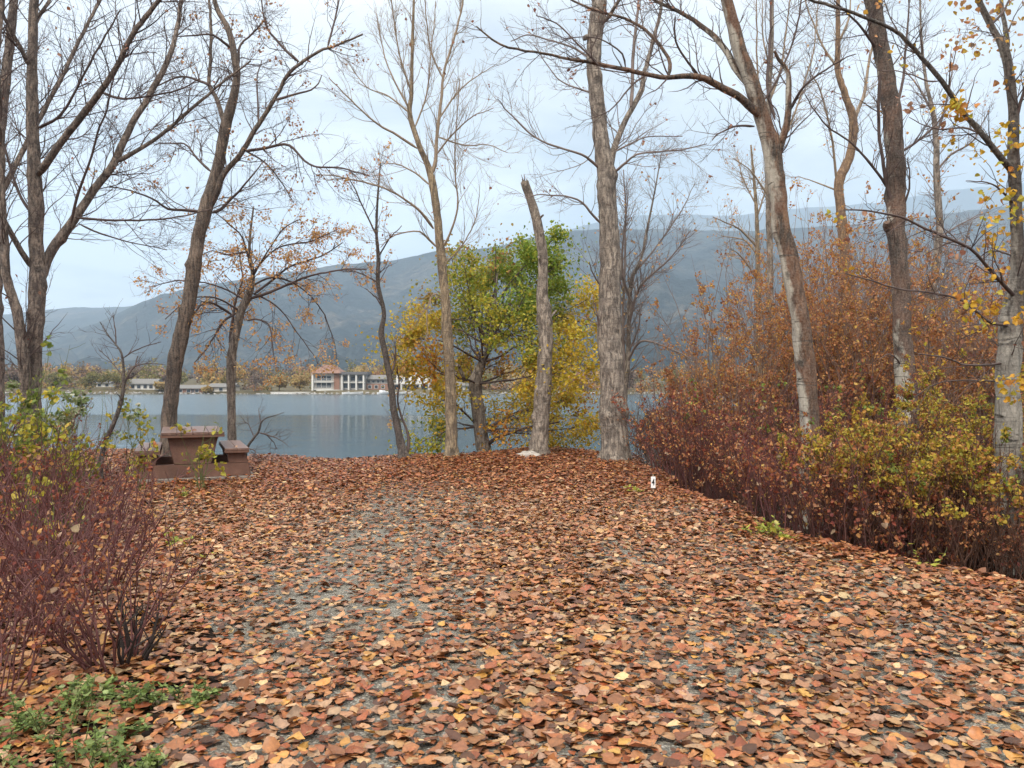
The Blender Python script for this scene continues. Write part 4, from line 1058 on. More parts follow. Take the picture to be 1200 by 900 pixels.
# the green and yellow tree on the bank
def yellow_tree():
    d = 17.6; g = np.random.default_rng(37)
    limbs, clumps = [], []
    tips = [(470, 395, 'y', -.8), (488, 370, 'y', .3), (462, 420, 'y', -.3), (500, 420, 'o', -.9), (520, 380, 'g', .9), (535, 340, 'g', .3), (545, 312, 'g', -.7), (560, 325, 'g', .8), (585, 318, 'G', .5), (605, 305, 'G', .9),
            (630, 315, 'G', .2), (655, 305, 'G', -.5), (615, 345, 'G', -.8), (575, 370, 'g', -.9), (600, 380, 'g', .8), (640, 360, 'g', .7), (650, 335, 'G', .5), (665, 395, 'y', -.4), (685, 380, 'y', .6), (640, 420, 'y', .9),
            (680, 430, 'y', -.8), (665, 465, 'y', .4), (690, 470, 'o', .9), (590, 420, 'o', .4), (520, 470, 'y', -.5), (500, 500, 'g', .3), (490, 520, 'g', -.6), 
            (600, 490, 'y', .4), (640, 500, 'y', -.4), (680, 510, 'y', .2), (615, 470, 'y', .9), (590, 505, 'o', -.6), (650, 440, 'y', -1.2), (530, 430, 'y', 1.), (695, 500, 'y', -.4), (530, 300, 'p', .5), (580, 288, 'p', .0), (622, 290, 'G', .2), (648, 285, 'G', -.2), (508, 345, 'p', .8), (690, 350, 'y', .8), (630, 390, 'g', -1.0)]
    fork = [(557, 450), (560, 432), (569, 417), (575, 390), (580, 360)]
    for (px, py, c, dd) in tips:
        if py > 455: s = (566, 505) if px > 566 else (560, 500)
        elif py > 400: s = (560, 450)
        else: s = [(566, 425), (572, 405), (577, 380)][g.integers(0, 3)]
        mx, my = (s[0] + px) / 2 + g.normal(0, 8), (s[1] + py) / 2 + g.normal(0, 6) - 4
        limbs.append(([s, ((s[0] + mx) / 2 + g.normal(0, 3), (s[1] + my) / 2), (mx, my), (px, py)], 3.2, 1.0, dd * 1.7))
        clumps.append((at(px, py, d + dd * 1.7), c))
    limbs.append(([(543, 447), (543, 441), (538, 430), (534, 425)], 7, 4, -0.2))
    limbs.append(([(570, 522), (584, 512), (600, 507), (622, 500), (655, 496)], 6, 2, -1.0))
    limbs.append(([(577, 498), (592, 493), (607, 491), (624, 480)], 5, 2, 0.4))
    root, (P1, P2, P3) = make_tree('yellow_leaved_tree', 'bushy tree with green top and yellow lower leaves on the bank behind the broken snag', 'tree', d,
        [(568, 540, 19), (564, 510, 17), (560, 480, 17), (557, 450, 17), (560, 435, 12), (569, 417, 8), (575, 390, 6), (580, 355, 4), (583, 320, 2)], limbs, M['bark_grey'], M['twig_dark'],
        tw(n1=3.0, l1=0.8, n2=4, l2=0.42, n3=4, l3=0.2, up=0.0), 37, tmin=0.5, flare=0.4)
    pal = {'y': [(4, (0.58, 0.43, 0.05)), (3, (0.50, 0.35, 0.04)), (2, (0.34, 0.31, 0.04)), (1, (0.54, 0.32, 0.05))],
           'g': [(3, (0.33, 0.33, 0.045)), (2, (0.25, 0.29, 0.04)), (3, (0.45, 0.37, 0.045)), (1, (0.15, 0.2, 0.035))],
           'G': [(4, (0.19, 0.27, 0.04)), (3, (0.24, 0.31, 0.05)), (2, (0.12, 0.18, 0.03)), (3, (0.34, 0.34, 0.045))],
           'o': [(3, (0.46, 0.22, 0.03)), (2, (0.42, 0.28, 0.03)), (1, (0.36, 0.14, 0.03))],
           'p': [(2, (0.35, 0.24, 0.06)), (2, (0.22, 0.2, 0.05)), (1, (0.36, 0.17, 0.06))]}
    mb = MB(np.array(root.location))
    tw_ = np.concatenate([P1[:, -1], P2[:, -1], P2[:, 3], P3[:, -1]])
    cc = np.array([c for c, _ in clumps])
    for i, (c, k) in enumerate(clumps):
        dist = np.linalg.norm((tw_ - c) * [1, 0.8, 1.25], axis=1)
        own = np.argmin(np.linalg.norm(tw_[:, None] - cc[None], axis=2), 1) == i if i == 0 else own_all == i
        if i == 0: own_all = np.argmin(np.linalg.norm(tw_[:, None] - cc[None], axis=2), 1); own = own_all == 0
        cand = tw_[own & (dist < 0.80)]
        n = int({'G': 820, 'g': 760, 'y': 760, 'o': 480, 'p': 220}[k] * (0.5 if c[2] < 1.1 else 1.0))
        if len(cand) > 4:
            p1 = cand[g.integers(0, len(cand), n)] + g.normal(0, 0.085, (n, 3))
        else: p1 = c + g.normal(0, 0.25, (n, 3))
        m = n // 4
        p1 = np.concatenate([p1, c + g.normal(0, 1, (m, 3)) * [0.34, 0.34, 0.20]])
        X = g.normal(size=(len(p1), 3)) + [0, 0, -0.5]; Z = g.normal(size=(len(p1), 3)) + [0, -0.2, 0.9]
        leaves(mb, g, p1, X, Z, 0.066 * g.uniform(0.6, 1.35, len(p1)), pick(g, pal[k], len(p1), 0.22), 'lo', (0.6, 0.95))
    mb.build('foliage', M['leaf_fresh'], root)
yellow_tree()

make_tree('broken_snag', 'dead branchless snag with a broken slanting top at the water edge', 'dead tree', 15.5,
    [(632, 540, 23), (632, 520, 22), (634, 490, 21), (637, 450, 20.5), (640, 405, 18.5), (638, 370, 17.5), (635, 345, 15), (636, 320, 13), (635, 295, 12.5), (628, 255, 12), (615, 213, 10.5)],
    [([(612, 217), (612, 211), (611, 205)], 4, 0.5, 0.02), ([(616, 217), (617, 211), (616, 207)], 4, 0.5, 0.04), ([(614, 216), (614, 209), (613, 202)], 3, 0.4, -0.04), ([(631, 262), (634, 255), (639, 252)], 4, 2.5, -0.1), ([(640, 435), (647, 430), (651, 425)], 4, 2.5, -0.1), ([(633, 298), (631, 302), (629, 306)], 5, 3, -0.1), ([(646, 372), (649, 366), (650, 362)], 4, 2, 0.1)],
    M['bark_ash'], M['bark_ash'], TW, 38, cut=True, flare=0.45, sides=16)

make_tree('cottonwood_tree', 'tallest thick grey cottonwood standing where the drive ends', 'tree', 15.0,
    [(720, 545, 38), (720, 525, 34), (718, 480, 33), (718, 440, 31.5), (715, 390, 30), (715, 345, 29), (715, 300, 26), (712, 240, 24), (710, 200, 22.5), (704, 165, 20), (701, 133, 18.5), (697, 100, 18), (696, 60, 19), (701, 20, 19), (703, -10, 17), (708, -100, 12), (712, -200, 6)],
    [([(711, 215), (715, 195), (720, 173), (733, 140), (750, 107), (754, 83), (763, 50), (770, 17), (776, -40)], 11, 4, 0.7),
     ([(739, 125), (741, 105), (742, 50), (747, 0), (750, -50)], 6, 3, 0.4),
     ([(705, 199), (692, 188), (680, 180), (633, 163), (600, 133), (588, 115)], 4.5, 1.3, -0.8),
     ([(704, 262), (693, 250), (677, 233), (640, 228), (618, 232)], 4, 1.2, -0.6),
     ([(719, 203), (732, 192), (750, 180), (797, 177), (825, 172)], 4, 1.2, -0.7),
     ([(720, 178), (735, 170), (760, 160), (800, 160)], 3, 1.2, 0.5),
     ([(697, 45), (691, 43), (685, 44)], 9, 7, -0.1),
     ([(700, 30), (714, 20), (722, 8), (735, -10)], 7, 4, -0.5),
     ([(698, 75), (680, 60), (660, 50), (620, 40), (598, 48)], 4, 1.4, 0.7),
     ([(698, 110), (680, 105), (655, 95), (625, 60)], 3.5, 1.2, 0.6),
     ([(701, 5), (680, -15), (650, -30)], 6, 3, 0.4), ([(706, -60), (730, -95), (760, -130)], 6, 3, -0.4),
     ([(703, 390), (701, 376), (694, 356)], 5, 2, -0.3), ([(704, 335), (697, 322), (694, 308)], 3, 1.2, -0.3)],
    M['bark_grey'], M['twig_grey'], tw(n1=3.4, l1=1.2, n2=4.2, l2=0.55, n3=4.5, l3=0.22, nt=1.2, r1=0.012), 39, [(90, 0.08, DEADL, 0.05)], M['leaf_autumn'], tmin=0.35, sides=20, flare=0.35)

make_tree('pale_sapling', 'thin pale multi stemmed sapling just right of the thick grey cottonwood', 'tree', 17.0,
    [(728, 540, 7.48), (732, 470, 6.80), (736, 420, 6.12), (737, 370, 5.44), (740, 330, 4.76), (752, 300, 3.40), (760, 260, 2.72), (768, 220, 2.04), (775, 180, 1.02)],
    [([(737, 380), (746, 345), (760, 325), (790, 300), (812, 270)], 4.5, 1.2, -0.7), ([(733, 440), (730, 390), (731, 320), (730, 240), (728, 200)], 5.5, 1.5, 0.6),
     ([(738, 350), (730, 320), (732, 270), (738, 225)], 4, 1.2, -0.5), ([(745, 318), (768, 290), (795, 250), (815, 215)], 3, 1, 0.7), ([(735, 425), (752, 400), (790, 412), (808, 424)], 4, 1.5, -0.9), ([(736, 415), (748, 385), (752, 360)], 3, 1, -.4)],
    M['bark_grey'], M['twig_grey'], tw(n1=7, l1=0.95, n2=6, l2=0.5, n3=5, l3=0.2, up=0.08), 40, [(260, 0.07, PEACH, 0.2), (80, 0.07, DEADL, 0.2)], M['leaf_autumn'], tmin=0.3, sides=10)

make_tree('peeling_birch', 'big leaning tree with peeling red and white bark, one long limb over the drive', 'tree', 10.8,
    [(951, 545, 26.40), (951, 520, 24.64), (949, 490, 23.76), (945, 450, 23.76), (940, 400, 23.76), (933, 350, 23.32), (928, 320, 22.88), (922, 290, 21.56), (916, 272, 22.88), (914, 250, 21.12), (908, 200, 22.00), (903, 170, 22.00), (897, 150, 20.24), (882, 100, 19.36), (873, 75, 17.60), (865, 50, 16.72), (852, 0, 14.52), (835, -70, 10.56), (820, -150, 5.28)],
    [([(896, 140), (880, 126), (866, 113), (853, 106), (837, 97), (820, 90), (800, 89), (775, 89), (733, 80), (700, 73), (667, 67), (600, 53), (567, 33)], 13, 2, -0.9),
     ([(784, 88), (785, 80), (783, 67), (760, 37), (733, 20), (680, 0), (650, -25)], 7, 2.5, 0.4),
     ([(881, 104), (870, 90), (860, 78), (853, 63), (837, 43), (817, 27), (797, 15), (765, -2), (730, -25)], 12, 4, 0.6),
     ([(910, 185), (916, 165), (922, 143), (925, 100), (926, 83), (917, 70), (912, 58)], 12, 4, -0.3),
     ([(927, 128), (933, 115), (943, 100), (973, 77), (1000, 62)], 5, 1.5, -0.5),
     ([(700, 73), (680, 55), (655, 30), (630, 22)], 3.5, 1.5, 0.5), ([(884, 148), (865, 148), (845, 155), (836, 165)], 4, 1.5, -0.3),
     ([(760, 86), (740, 100), (715, 130), (690, 140)], 3, 1.2, -0.5), ([(908, 140), (899, 100), (903, 50), (906, 0), (908, -50)], 5, 2, 0.6),
     ([(820, 90), (805, 70), (795, 45), (798, 15)], 4, 2, -0.4), ([(895, 118), (912, 90), (930, 40), (935, -20)], 4, 2, 0.5),
     ([(844, -20), (870, -60), (900, -100)], 8, 4, -0.5), ([(733, 80), (728, 62), (700, 45), (660, 45)], 3, 1.3, -0.4)],
    M['bark_peel'], M['twig_dark'], tw(n1=4.0, l1=0.85, n2=5, l2=0.42, n3=4.5, l3=0.17, wob=0.17, up=0.04, nt=1.8, r1=0.011), 41, [(110, 0.075, DEADL, 0.05)], M['leaf_autumn'], tmin=0.45, sides=18, flare=0.2)

make_tree('tan_barked_tree', 'thin crooked orange tan tree rising from the rusty thicket', 'tree', 21.0,
    [(993, 480, 14), (992, 380, 13), (990, 300, 12.5), (987, 267, 12), (983, 217, 11.5), (991, 195, 11.5), (997, 180, 11), (1000, 143, 10), (990, 110, 8), (982, 83, 7), (982, 43, 6), (982, 0, 5), (986, -80, 2.5)],
    [([(1000, 146), (1006, 128), (1013, 110), (1020, 67), (1032, 25), (1038, -20)], 6, 2.5, 0.6), ([(980, 210), (977, 180), (972, 150), (960, 110), (945, 80)], 4, 1.5, -0.6),
     ([(982, 80), (965, 55), (950, 20), (940, -10)], 4, 1.5, 0.5), ([(983, 50), (995, 20), (1000, -20)], 4, 1.5, 0.4), ([(985, 225), (960, 215), (935, 205)], 3, 1, 0.5)],
    M['bark_orange'], M['twig_tan'], tw(n1=3.4, l1=1.3, n2=4, l2=0.6, n3=4, l3=0.25, nt=3), 42, None, None, tmin=0.35, sides=12)

make_tree('pale_barked_tree', 'straight brown tree with white lower bark and dark knots left of the bare thin pole', 'tree', 13.6,
    [(1064, 490, 27.28), (1063, 462, 24.64), (1061, 433, 23.76), (1057, 380, 22.00), (1055, 333, 20.24), (1052, 300, 21.12), (1050, 275, 22.00), (1050, 240, 22.00), (1050, 200, 22.88), (1047, 160, 22.44), (1045, 133, 22.00), (1035, 67, 20.24), (1022, 0, 17.60), (1008, -80, 13.20), (1000, -160, 7.04)],
    [([(1049, 252), (1042, 225), (1036, 190), (1030, 130), (1030, 85)], 6, 4, -0.3), ([(1042, 276), (1040, 268), (1041, 262)], 11, 9, -0.15),
     ([(1040, 221), (1030, 205), (1000, 172), (967, 150), (940, 115)], 4.5, 1.5, -0.5), ([(1053, 180), (1075, 165), (1100, 140), (1125, 95)], 4.5, 1.5, 0.5),
     ([(1050, 130), (1058, 90), (1062, 40), (1066, -10)], 5, 2, 0.4), ([(1030, 60), (1005, 30), (975, 5)], 5, 2, -0.4), ([(1055, 250), (1066, 222), (1070, 185)], 4, 1.5, -0.4), ([(1058, 430), (1045, 415), (1030, 420)], 3, 1, -0.5), ([(1016, -30), (1040, -70), (1060, -120)], 7, 3, 0.4)],
    M['bark_pale'], M['twig_dark'], tw(n1=3.6, l1=1.05, n2=4.6, l2=0.5, n3=4.5, l3=0.2, nt=2.2, r1=0.010), 43, [(60, 0.07, PEACH, 0.06)], M['leaf_autumn'], tmin=0.35, sides=18, flare=0.15)

make_tree('thin_bare_tree', 'thin bare grey pole of a tree between the two pale barked trunks', 'tree', 17.5,
    [(1083, 480, 11), (1085, 430, 10), (1087, 387, 10), (1096, 320, 9.5), (1101, 267, 9), (1098, 217, 8), (1097, 167, 7), (1093, 130, 5.5), (1086, 100, 4), (1080, 50, 3), (1078, -20, 2)],
    [([(1093, 132), (1082, 112), (1073, 97), (1055, 75)], 4, 1.5, 0.5), ([(1098, 200), (1115, 180), (1140, 165), (1160, 130)], 3.5, 1.3, -0.5), ([(1100, 280), (1120, 265), (1150, 250)], 3, 1, 0.5), ([(1086, 400), (1075, 360), (1060, 320)], 4, 1.5, 0.6),
     ([(1088, 390), (1104, 350), (1125, 310), (1140, 260)], 4, 1.5, 0.4), ([(1097, 160), (1110, 110), (1120, 50)], 3, 1.2, -0.4)],
    M['bark_grey'], M['twig_grey'], tw(n1=5, l1=1.0, n2=5, l2=0.5, n3=4, l3=0.2), 44, [(90, 0.07, PEACH, 0.1)], M['leaf_autumn'], tmin=0.2, sides=10)

MAPLE = [(5, (0.55, 0.33, 0.035)), (3, (0.50, 0.27, 0.03)), (2, (0.42, 0.36, 0.05)), (1, (0.45, 0.19, 0.04))]
make_tree('yellow_maple', 'dark stemmed tree at the right edge with pale lower trunk and last yellow leaves', 'tree', 8.2,
    [(1180, 560, 33.44), (1181, 490, 30.80), (1181, 450, 28.16), (1182, 420, 27.28), (1185, 385, 26.40), (1189, 350, 21.12), (1192, 320, 16.72), (1192, 280, 14.96), (1190, 230, 14.08), (1188, 180, 13.20), (1188, 133, 12.32), (1183, 85, 11.44), (1178, 60, 11.44), (1172, 48, 7.92), (1163, 33, 7.48), (1147, 0, 7.04), (1125, -60, 4.40), (1110, -110, 2.64)],
    [([(1179, 62), (1180, 48), (1178, 33), (1173, 0), (1172, -60)], 9, 4, 0.4),
     ([(1186, 200), (1180, 194), (1153, 160), (1127, 130), (1100, 93), (1063, 50), (1033, 27), (943, 0), (900, -12)], 10, 3, -0.7),
     ([(1192, 350), (1180, 338), (1163, 320), (1150, 305), (1133, 288), (1095, 270), (1053, 252), (1020, 243), (990, 240)], 6.5, 1.8, -0.9),
     ([(1192, 382), (1180, 381), (1157, 377), (1140, 363), (1127, 353), (1095, 344), (1060, 340), (1025, 334), (990, 325)], 5, 1.5, -0.4),
     ([(1178, 425), (1155, 428), (1127, 427), (1095, 417), (1067, 410)], 4, 1.3, -0.8),
     ([(1172, 447), (1150, 446), (1120, 444), (1090, 447), (1075, 455)], 3, 1.2, 0.3),
     ([(1190, 340), (1205, 310), (1225, 270), (1240, 200)], 18, 8, 0.5),
     ([(1189, 240), (1175, 225), (1158, 215), (1130, 215)], 4, 1.3, -0.3), ([(1188, 150), (1200, 110), (1215, 70)], 6, 3, -0.2),
     ([(1133, 290), (1120, 282), (1100, 285), (1080, 295)], 3, 1.2, -0.3), ([(1150, 157), (1130, 150), (1100, 152), (1065, 140)], 3.5, 1.2, 0.3),
     ([(1100, 95), (1085, 95), (1060, 85), (1030, 80)], 3, 1.2, 0.3), ([(1187, 300), (1165, 292), (1145, 298)], 3, 1.2, 0.3), ([(1160, 30), (1180, 10), (1195, -20)], 4, 2, 0.3)],
    M['bark_maple'], M['twig_dark'], tw(n1=4.5, l1=0.6, n2=4.5, l2=0.3, n3=4, l3=0.13, nt=3, r1=0.007, up=0.02), 45, [(170, 0.065, MAPLE, 0.06), (70, 0.06, DEADL, 0.06)], M['leaf_fresh'], tmin=0.25, sides=18, flare=0.2)
def maple_leaves():
    """the clusters of yellow leaves still on the maple"""
    root = next(o for o in bpy.data.objects if o.name == 'yellow_maple')
    g = np.random.default_rng(77); base = np.array(root.location)
    mb = MB(base)
    for (px, py, n, s, dd) in [(a_, b_, int(c_ * 1.5), d__, e_) for a_, b_, c_, d__, e_ in [(1140, 352, 26, .12, -.2), (1162, 362, 14, .08, -.2), (1150, 385, 16, .09, -.1), (1190, 445, 20, .10, -.5), (1182, 460, 10, .07, -.5), (1195, 370, 12, .08, -.4), (1165, 285, 18, .10, 0), (1175, 255, 16, .10, -.1), (1160, 225, 16, .12, .1), (1190, 165, 22, .14, -.1), (1185, 150, 14, .1, .1), (1140, 50, 16, .14, .2), (1125, 55, 10, .1, .1), (1118, 122, 26, .09, -.3), (1125, 130, 14, .06, -.3),
                               (1185, 20, 30, .2, .2), (1160, 0, 18, .16, .1), (1197, 230, 16, .12, -.1), (1170, 320, 8, .08, -.2), (1135, 3, 12, .14, .3), (1113, 78, 5, .05, -.2), (1195, 95, 14, .14, .1), (1025, 2, 7, .08, -.4), (1180, 200, 10, .10, 0)]]:
        c = at(px, py, 8.1 + dd); p = c + g.normal(0, 1, (n, 3)) * s * np.array([1, 1, .6])
        X = g.normal(size=(n, 3)) * [1, 1, .6] + [0, 0, -0.7]; Z = g.normal(size=(n, 3)) * .7 + [0, -.5, .7]
        pal = MAPLE if py > 100 else [(2, (0.5, 0.3, 0.05)), (2, (0.42, 0.2, 0.08)), (1, (0.40, 0.24, 0.15))]
        leaves(mb, g, p, X, Z, 0.062 * g.uniform(.5, 1.25, n), pick(g, pal, n), 'hi', (0.75, 1.1))
    mb.build('foliage', M['leaf_fresh'], root)
maple_leaves()

# saplings
make_tree('crooked_sapling', 'small crooked bare sapling in the left bushes before the lake', 'tree', 12.0,
    [(118, 545, 6.12), (124, 517, 5.78), (133, 497, 5.44), (142, 470, 4.76), (145, 447, 3.40), (143, 417, 2.72), (135, 403, 2.04), (127, 393, 1.70), (117, 377, 1.02)],
    [([(144, 455), (150, 440), (156, 430), (161, 420)], 4, 1.5, 0.2), ([(144, 420), (155, 412), (172, 405), (190, 400)], 2, 1, -.3), ([(144, 440), (130, 425), (112, 412)], 2, 1, .3), ([(156, 430), (172, 426), (192, 428)], 2, 1, .2), ([(136, 405), (134, 385), (128, 370)], 2, 1, .2)],
    M['bark_dark'], M['twig_dark'], tw(n1=5, l1=0.5, n2=5, l2=0.22, n3=3, l3=0.1, r1=0.006), 46, None, None, tmin=0.4, sides=8)
make_tree('bent_bare_shrub', 'bare bent branch growing out of the bank right of the picnic table', 'shrub', 15.3,
    [(286, 545, 3.41), (289, 527, 3.10), (296, 515, 2.79), (303, 506, 2.79), (306, 495, 1.86), (312, 490, 1.55), (322, 487, 1.24), (333, 483, 0.74)],
    [([(303, 507), (315, 510), (325, 514), (334, 521)], 2.5, 1, -.3), ([(298, 512), (292, 500), (284, 492)], 2, 1, .3), ([(306, 500), (303, 488), (300, 478)], 2, 1, .2), ([(312, 509), (320, 518), (324, 528)], 2, 1, .2), ([(290, 525), (298, 528), (300, 536)], 2, 1, -.2)],
    M['bark_dark'], M['twig_dark'], tw(n1=6, l1=0.4, n2=6, l2=0.2, n3=3, l3=0.1, r1=0.005, nt=5), 47, None, None, tmin=0.3, sides=7)
make_tree('pale_sapling', 'faint pale sapling in the gap between the grey cottonwood and the rusty thicket', 'tree', 22.0,
    [(890, 470, 8), (889, 380, 7), (888, 310, 6), (887, 260, 5), (884, 215, 3.5), (880, 170, 2)],
    [([(888, 290), (868, 270), (850, 262), (835, 255)], 3.5, 1.2, -.4), ([(888, 300), (872, 280), (846, 276)], 3, 1.2, .4), ([(887, 255), (895, 225), (898, 190)], 3, 1, .4), ([(888, 330), (870, 300), (858, 290)], 3, 1, -.5), ([(886, 240), (872, 210), (866, 185)], 2.5, 1, .3)],
    M['bark_tan'], M['twig_tan'], tw(n1=5, l1=1.0, n2=5, l2=0.5, n3=4, l3=0.2, up=0.08), 48, [(300, 0.075, PEACH, 0.3)], M['leaf_autumn'], tmin=0.3, sides=9)
make_tree('pale_sapling', 'slim ash grey sapling behind the leaning peeling tree, rising past its right fork', 'tree', 19.0,
    [(905, 470, 9), (903, 380, 8), (902, 300, 7.5), (900, 200, 7), (901, 120, 6), (904, 60, 5), (905, 0, 4), (906, -60, 2)],
    [([(900, 200), (920, 160), (935, 120), (950, 60), (955, 0)], 4, 1.5, .5), ([(901, 150), (890, 110), (885, 60), (882, 0)], 4, 1.5, -.4), ([(901, 120), (915, 80), (920, 30), (925, -20)], 4, 1.5, .3), ([(903, 80), (893, 40), (892, 0)], 3, 1.2, .3), ([(900, 230), (880, 200), (860, 185)], 3, 1, -.4)],
    M['bark_ash'], M['twig_tan'], tw(n1=4, l1=1.1, n2=4.5, l2=0.5, n3=4, l3=0.2, up=0.06), 49, None, None, tmin=0.3, sides=9)

# ------------------------------------------------------------------ thickets
REDL = [(3, (0.22, 0.06, 0.038)), (2, (0.15, 0.04, 0.03)), (3, (0.31, 0.105, 0.045)), (1, (0.36, 0.18, 0.09))]
RUSTL = [(4, (0.43, 0.19, 0.075)), (3, (0.33, 0.13, 0.058)), (3, (0.49, 0.26, 0.10)), (1, (0.20, 0.080, 0.045)), (1, (0.52, 0.33, 0.09))]
AMBERL = [(4, (0.52, 0.26, 0.07)), (3, (0.46, 0.20, 0.06)), (2, (0.55, 0.34, 0.08)), (1, (0.32, 0.14, 0.055))]
YGL = [(4, (0.38, 0.31, 0.045)), (3, (0.47, 0.34, 0.05)), (2, (0.25, 0.24, 0.045)), (3, (0.42, 0.22, 0.05)), (2, (0.32, 0.14, 0.045))]
PALEL = [(2, (0.45, 0.33, 0.22)), (1, (0.36, 0.20, 0.12))]
GREENL = [(3, (0.16, 0.21, 0.045)), (2, (0.24, 0.26, 0.05)), (1, (0.11, 0.15, 0.035))]
REDG, RUSTG, YELG = 'red stemmed bushes along the right of the drive', 'rusty tall bushes of the right thicket', 'yellow green bushes of the right thicket'
def ex(px, d, off=0.0): return (px - CX) / F * d + off

# front row: bare maroon stems with a few red leaves
front = [
    ('maroon twiggy bush beside the foot of the thick grey cottonwood', 775, 14.2, 1.75, 0.30, 95, 61),
    ('maroon twiggy bush right behind the white numbered marker', 800, 12.2, 1.55, 0.28, 95, 62),
    ('dark red bush sprinkled with pale leaves, second along the drive after the marker', 840, 10.9, 1.45, 0.28, 95, 63),
    ('red brown bush with upright stems at the foot of the peeling leaning tree', 905, 10.0, 1.4, 0.28, 95, 64),
    ('dense red stemmed bush over the yellow green seedlings by the drive', 930, 8.6, 1.35, 0.25, 110, 65),
    ('maroon stemmed bush before the yellow green leaves where the drive edge bends', 1000, 7.75, 1.2, 0.22, 110, 66),
    ('dark bush of upright red stems over the shady ditch', 1085, 8.1, 1.2, 0.2, 90, 67),
    ('dark twiggy bush at the right edge over the black ditch', 1190, 8.2, 1.3, 0.2, 90, 68),
]
for lab, px, d, h, sp, n, sd in front:
    shrub('dogwood_bush', lab, 'bush', ex(px, d, 0.35), d + 0.3, h, sp, int(n * 0.75), M[['twig_maroon', 'twig_brown', 'twig_red'][sd % 3]], sd, [(900, 0.042, REDL, 0.15, 0.6), (520, 0.042, RUSTL, 0.1, 0.5), (40, 0.055, PALEL, 0.0, 0.3)], M['leaf_autumn'], 0.75, 0.006, 6.0, 0.34, 6.0, 0.15, group=REDG, d3=3, l3=0.08)
second = [
    ('maroon bush filling the gap behind the marker and the grey cottonwood', 815, 15.5, 2.0, 0.3, 90, 71),
    ('tall maroon bush in front of the rusty red leaves left of the peeling tree', 865, 13.2, 1.95, 0.3, 95, 72),
    ('dark red bush directly behind the peeling leaning trunk', 960, 12.2, 1.9, 0.28, 90, 73),
]
for lab, px, d, h, sp, n, sd in second:
    shrub('dogwood_bush', lab, 'bush', ex(px, d, 0.2), d, h, sp, n, M['twig_red'], sd, [(1100, 0.05, REDL, 0.3, 0.6), (420, 0.055, RUSTL, 0.5, 0.5), (160, 0.055, GREENL, 0.6, 0.12)], M['leaf_autumn'], 0.9, 0.007, 5.5, 0.4, 6.0, 0.17, group=REDG, d3=2)
yel = [
    ('yellow green bush right of the peeling leaning trunk', 1000, 8.9, 1.62, 0.26, 75, 81),
    ('olive yellow bush below the straight white barked tree', 1055, 8.4, 1.62, 0.26, 85, 82),
    ('yellow green bush between the white barked tree and the right edge', 1110, 8.0, 1.60, 0.26, 85, 83),
    ('yellow bush at the foot of the dark stemmed maple', 1175, 7.7, 1.50, 0.26, 85, 84),
    ('olive bush spilling out of view under the maple at the right edge', 1245, 7.9, 1.5, 0.26, 70, 85),
    ('yellow green bush set back behind the white barked tree', 1120, 11.0, 1.9, 0.28, 70, 86),
]
for lab, px, d, h, sp, n, sd in yel:
    shrub('spirea_bush', lab, 'bush', ex(px, d, 0.1), d, h, sp, n, M['twig_brown'], sd, [(3600, 0.036, YGL, 0.60, 0.75), (700, 0.038, RUSTL, 0.35, 0.4), (500, 0.036, REDL, 0.1, 0.4), (200, 0.036, GREENL, 0.66, 0.08)], M['leaf_autumn'], 0.8, 0.006, 5.5, 0.36, 7.0, 0.16, group=YELG, d3=2)
tall = [
    ('rust red bush left of the peeling trunk, below the amber leaves', 850, 15.5, 2.6, 0.26, 60, 91, RUSTL, 1900),
    ('tall amber leaved bush left of the peeling leaning trunk', 880, 18.0, 3.9, 0.22, 46, 92, AMBERL, 1700),
    ('rusty bush crowding behind the upper part of the peeling trunk', 930, 17.0, 3.6, 0.22, 55, 93, RUSTL, 2100),
    ('tall amber bush between the peeling trunk and the tan tree', 965, 19.5, 4.8, 0.20, 50, 94, AMBERL, 2200),
    ('rust leaved bush below the crooked tan tree', 1000, 15.5, 3.1, 0.22, 60, 95, RUSTL, 2400),
    ('amber bush just left of the straight white barked tree', 1022, 18.5, 4.3, 0.20, 50, 96, AMBERL, 1900),
    ('red brown bush low behind the straight white barked tree', 1060, 15.0, 2.6, 0.24, 60, 97, RUSTL, 1900),
    ('thinly leaved rusty bush around the bare thin pole', 1100, 16.5, 3.3, 0.22, 55, 98, RUSTL, 1300),
    ('thin pinkish bush between the bare pole and the maple', 1150, 17.0, 3.5, 0.24, 55, 99, RUSTL, 800),
    ('rusty bush behind the maple trunk at the right edge', 1200, 15.5, 3.0, 0.24, 55, 103, RUSTL, 1500),
    ('brown bush out past the maple at the right edge', 1270, 16.0, 3.4, 0.24, 50, 104, RUSTL, 1200),
]
for lab, px, d, h, sp, n, sd, pal, nl in tall:
    shrub('thicket_bush', lab, 'bush', ex(px, d), d, h * 1.33, sp, int(n * 1.2), M['twig_rose'], sd, [(int(nl * 3.4), 0.05, pal, 0.2, 0.75), (nl // 2, 0.05, RUSTL, 0.1, 0.4)], M['leaf_autumn'], 0.85, 0.010, 3.2, 0.65, 5.0, 0.28, group=RUSTG, d3=2, l3=0.14, ang=(0.3, 0.75))
backs = [
    ('bare purple grey bush far back right of the tan tree', 1040, 26, 6.0, 111), ('bare purple grey bush far back behind the thin bare pole', 1090, 27, 6.4, 112), ('bare purple grey bush far back between the pole and the maple', 1140, 26, 6.6, 113), ('bare purple grey bush far back behind the maple', 1195, 25, 6.6, 114), ('bare purple grey bush far back left of the tan tree', 940, 28, 5.6, 115), ('bare purple grey bush far out past the maple', 1260, 26, 6.5, 116), ('bare pinkish bush standing behind the rust red bush near the water', 800, 24, 3.4, 117)]
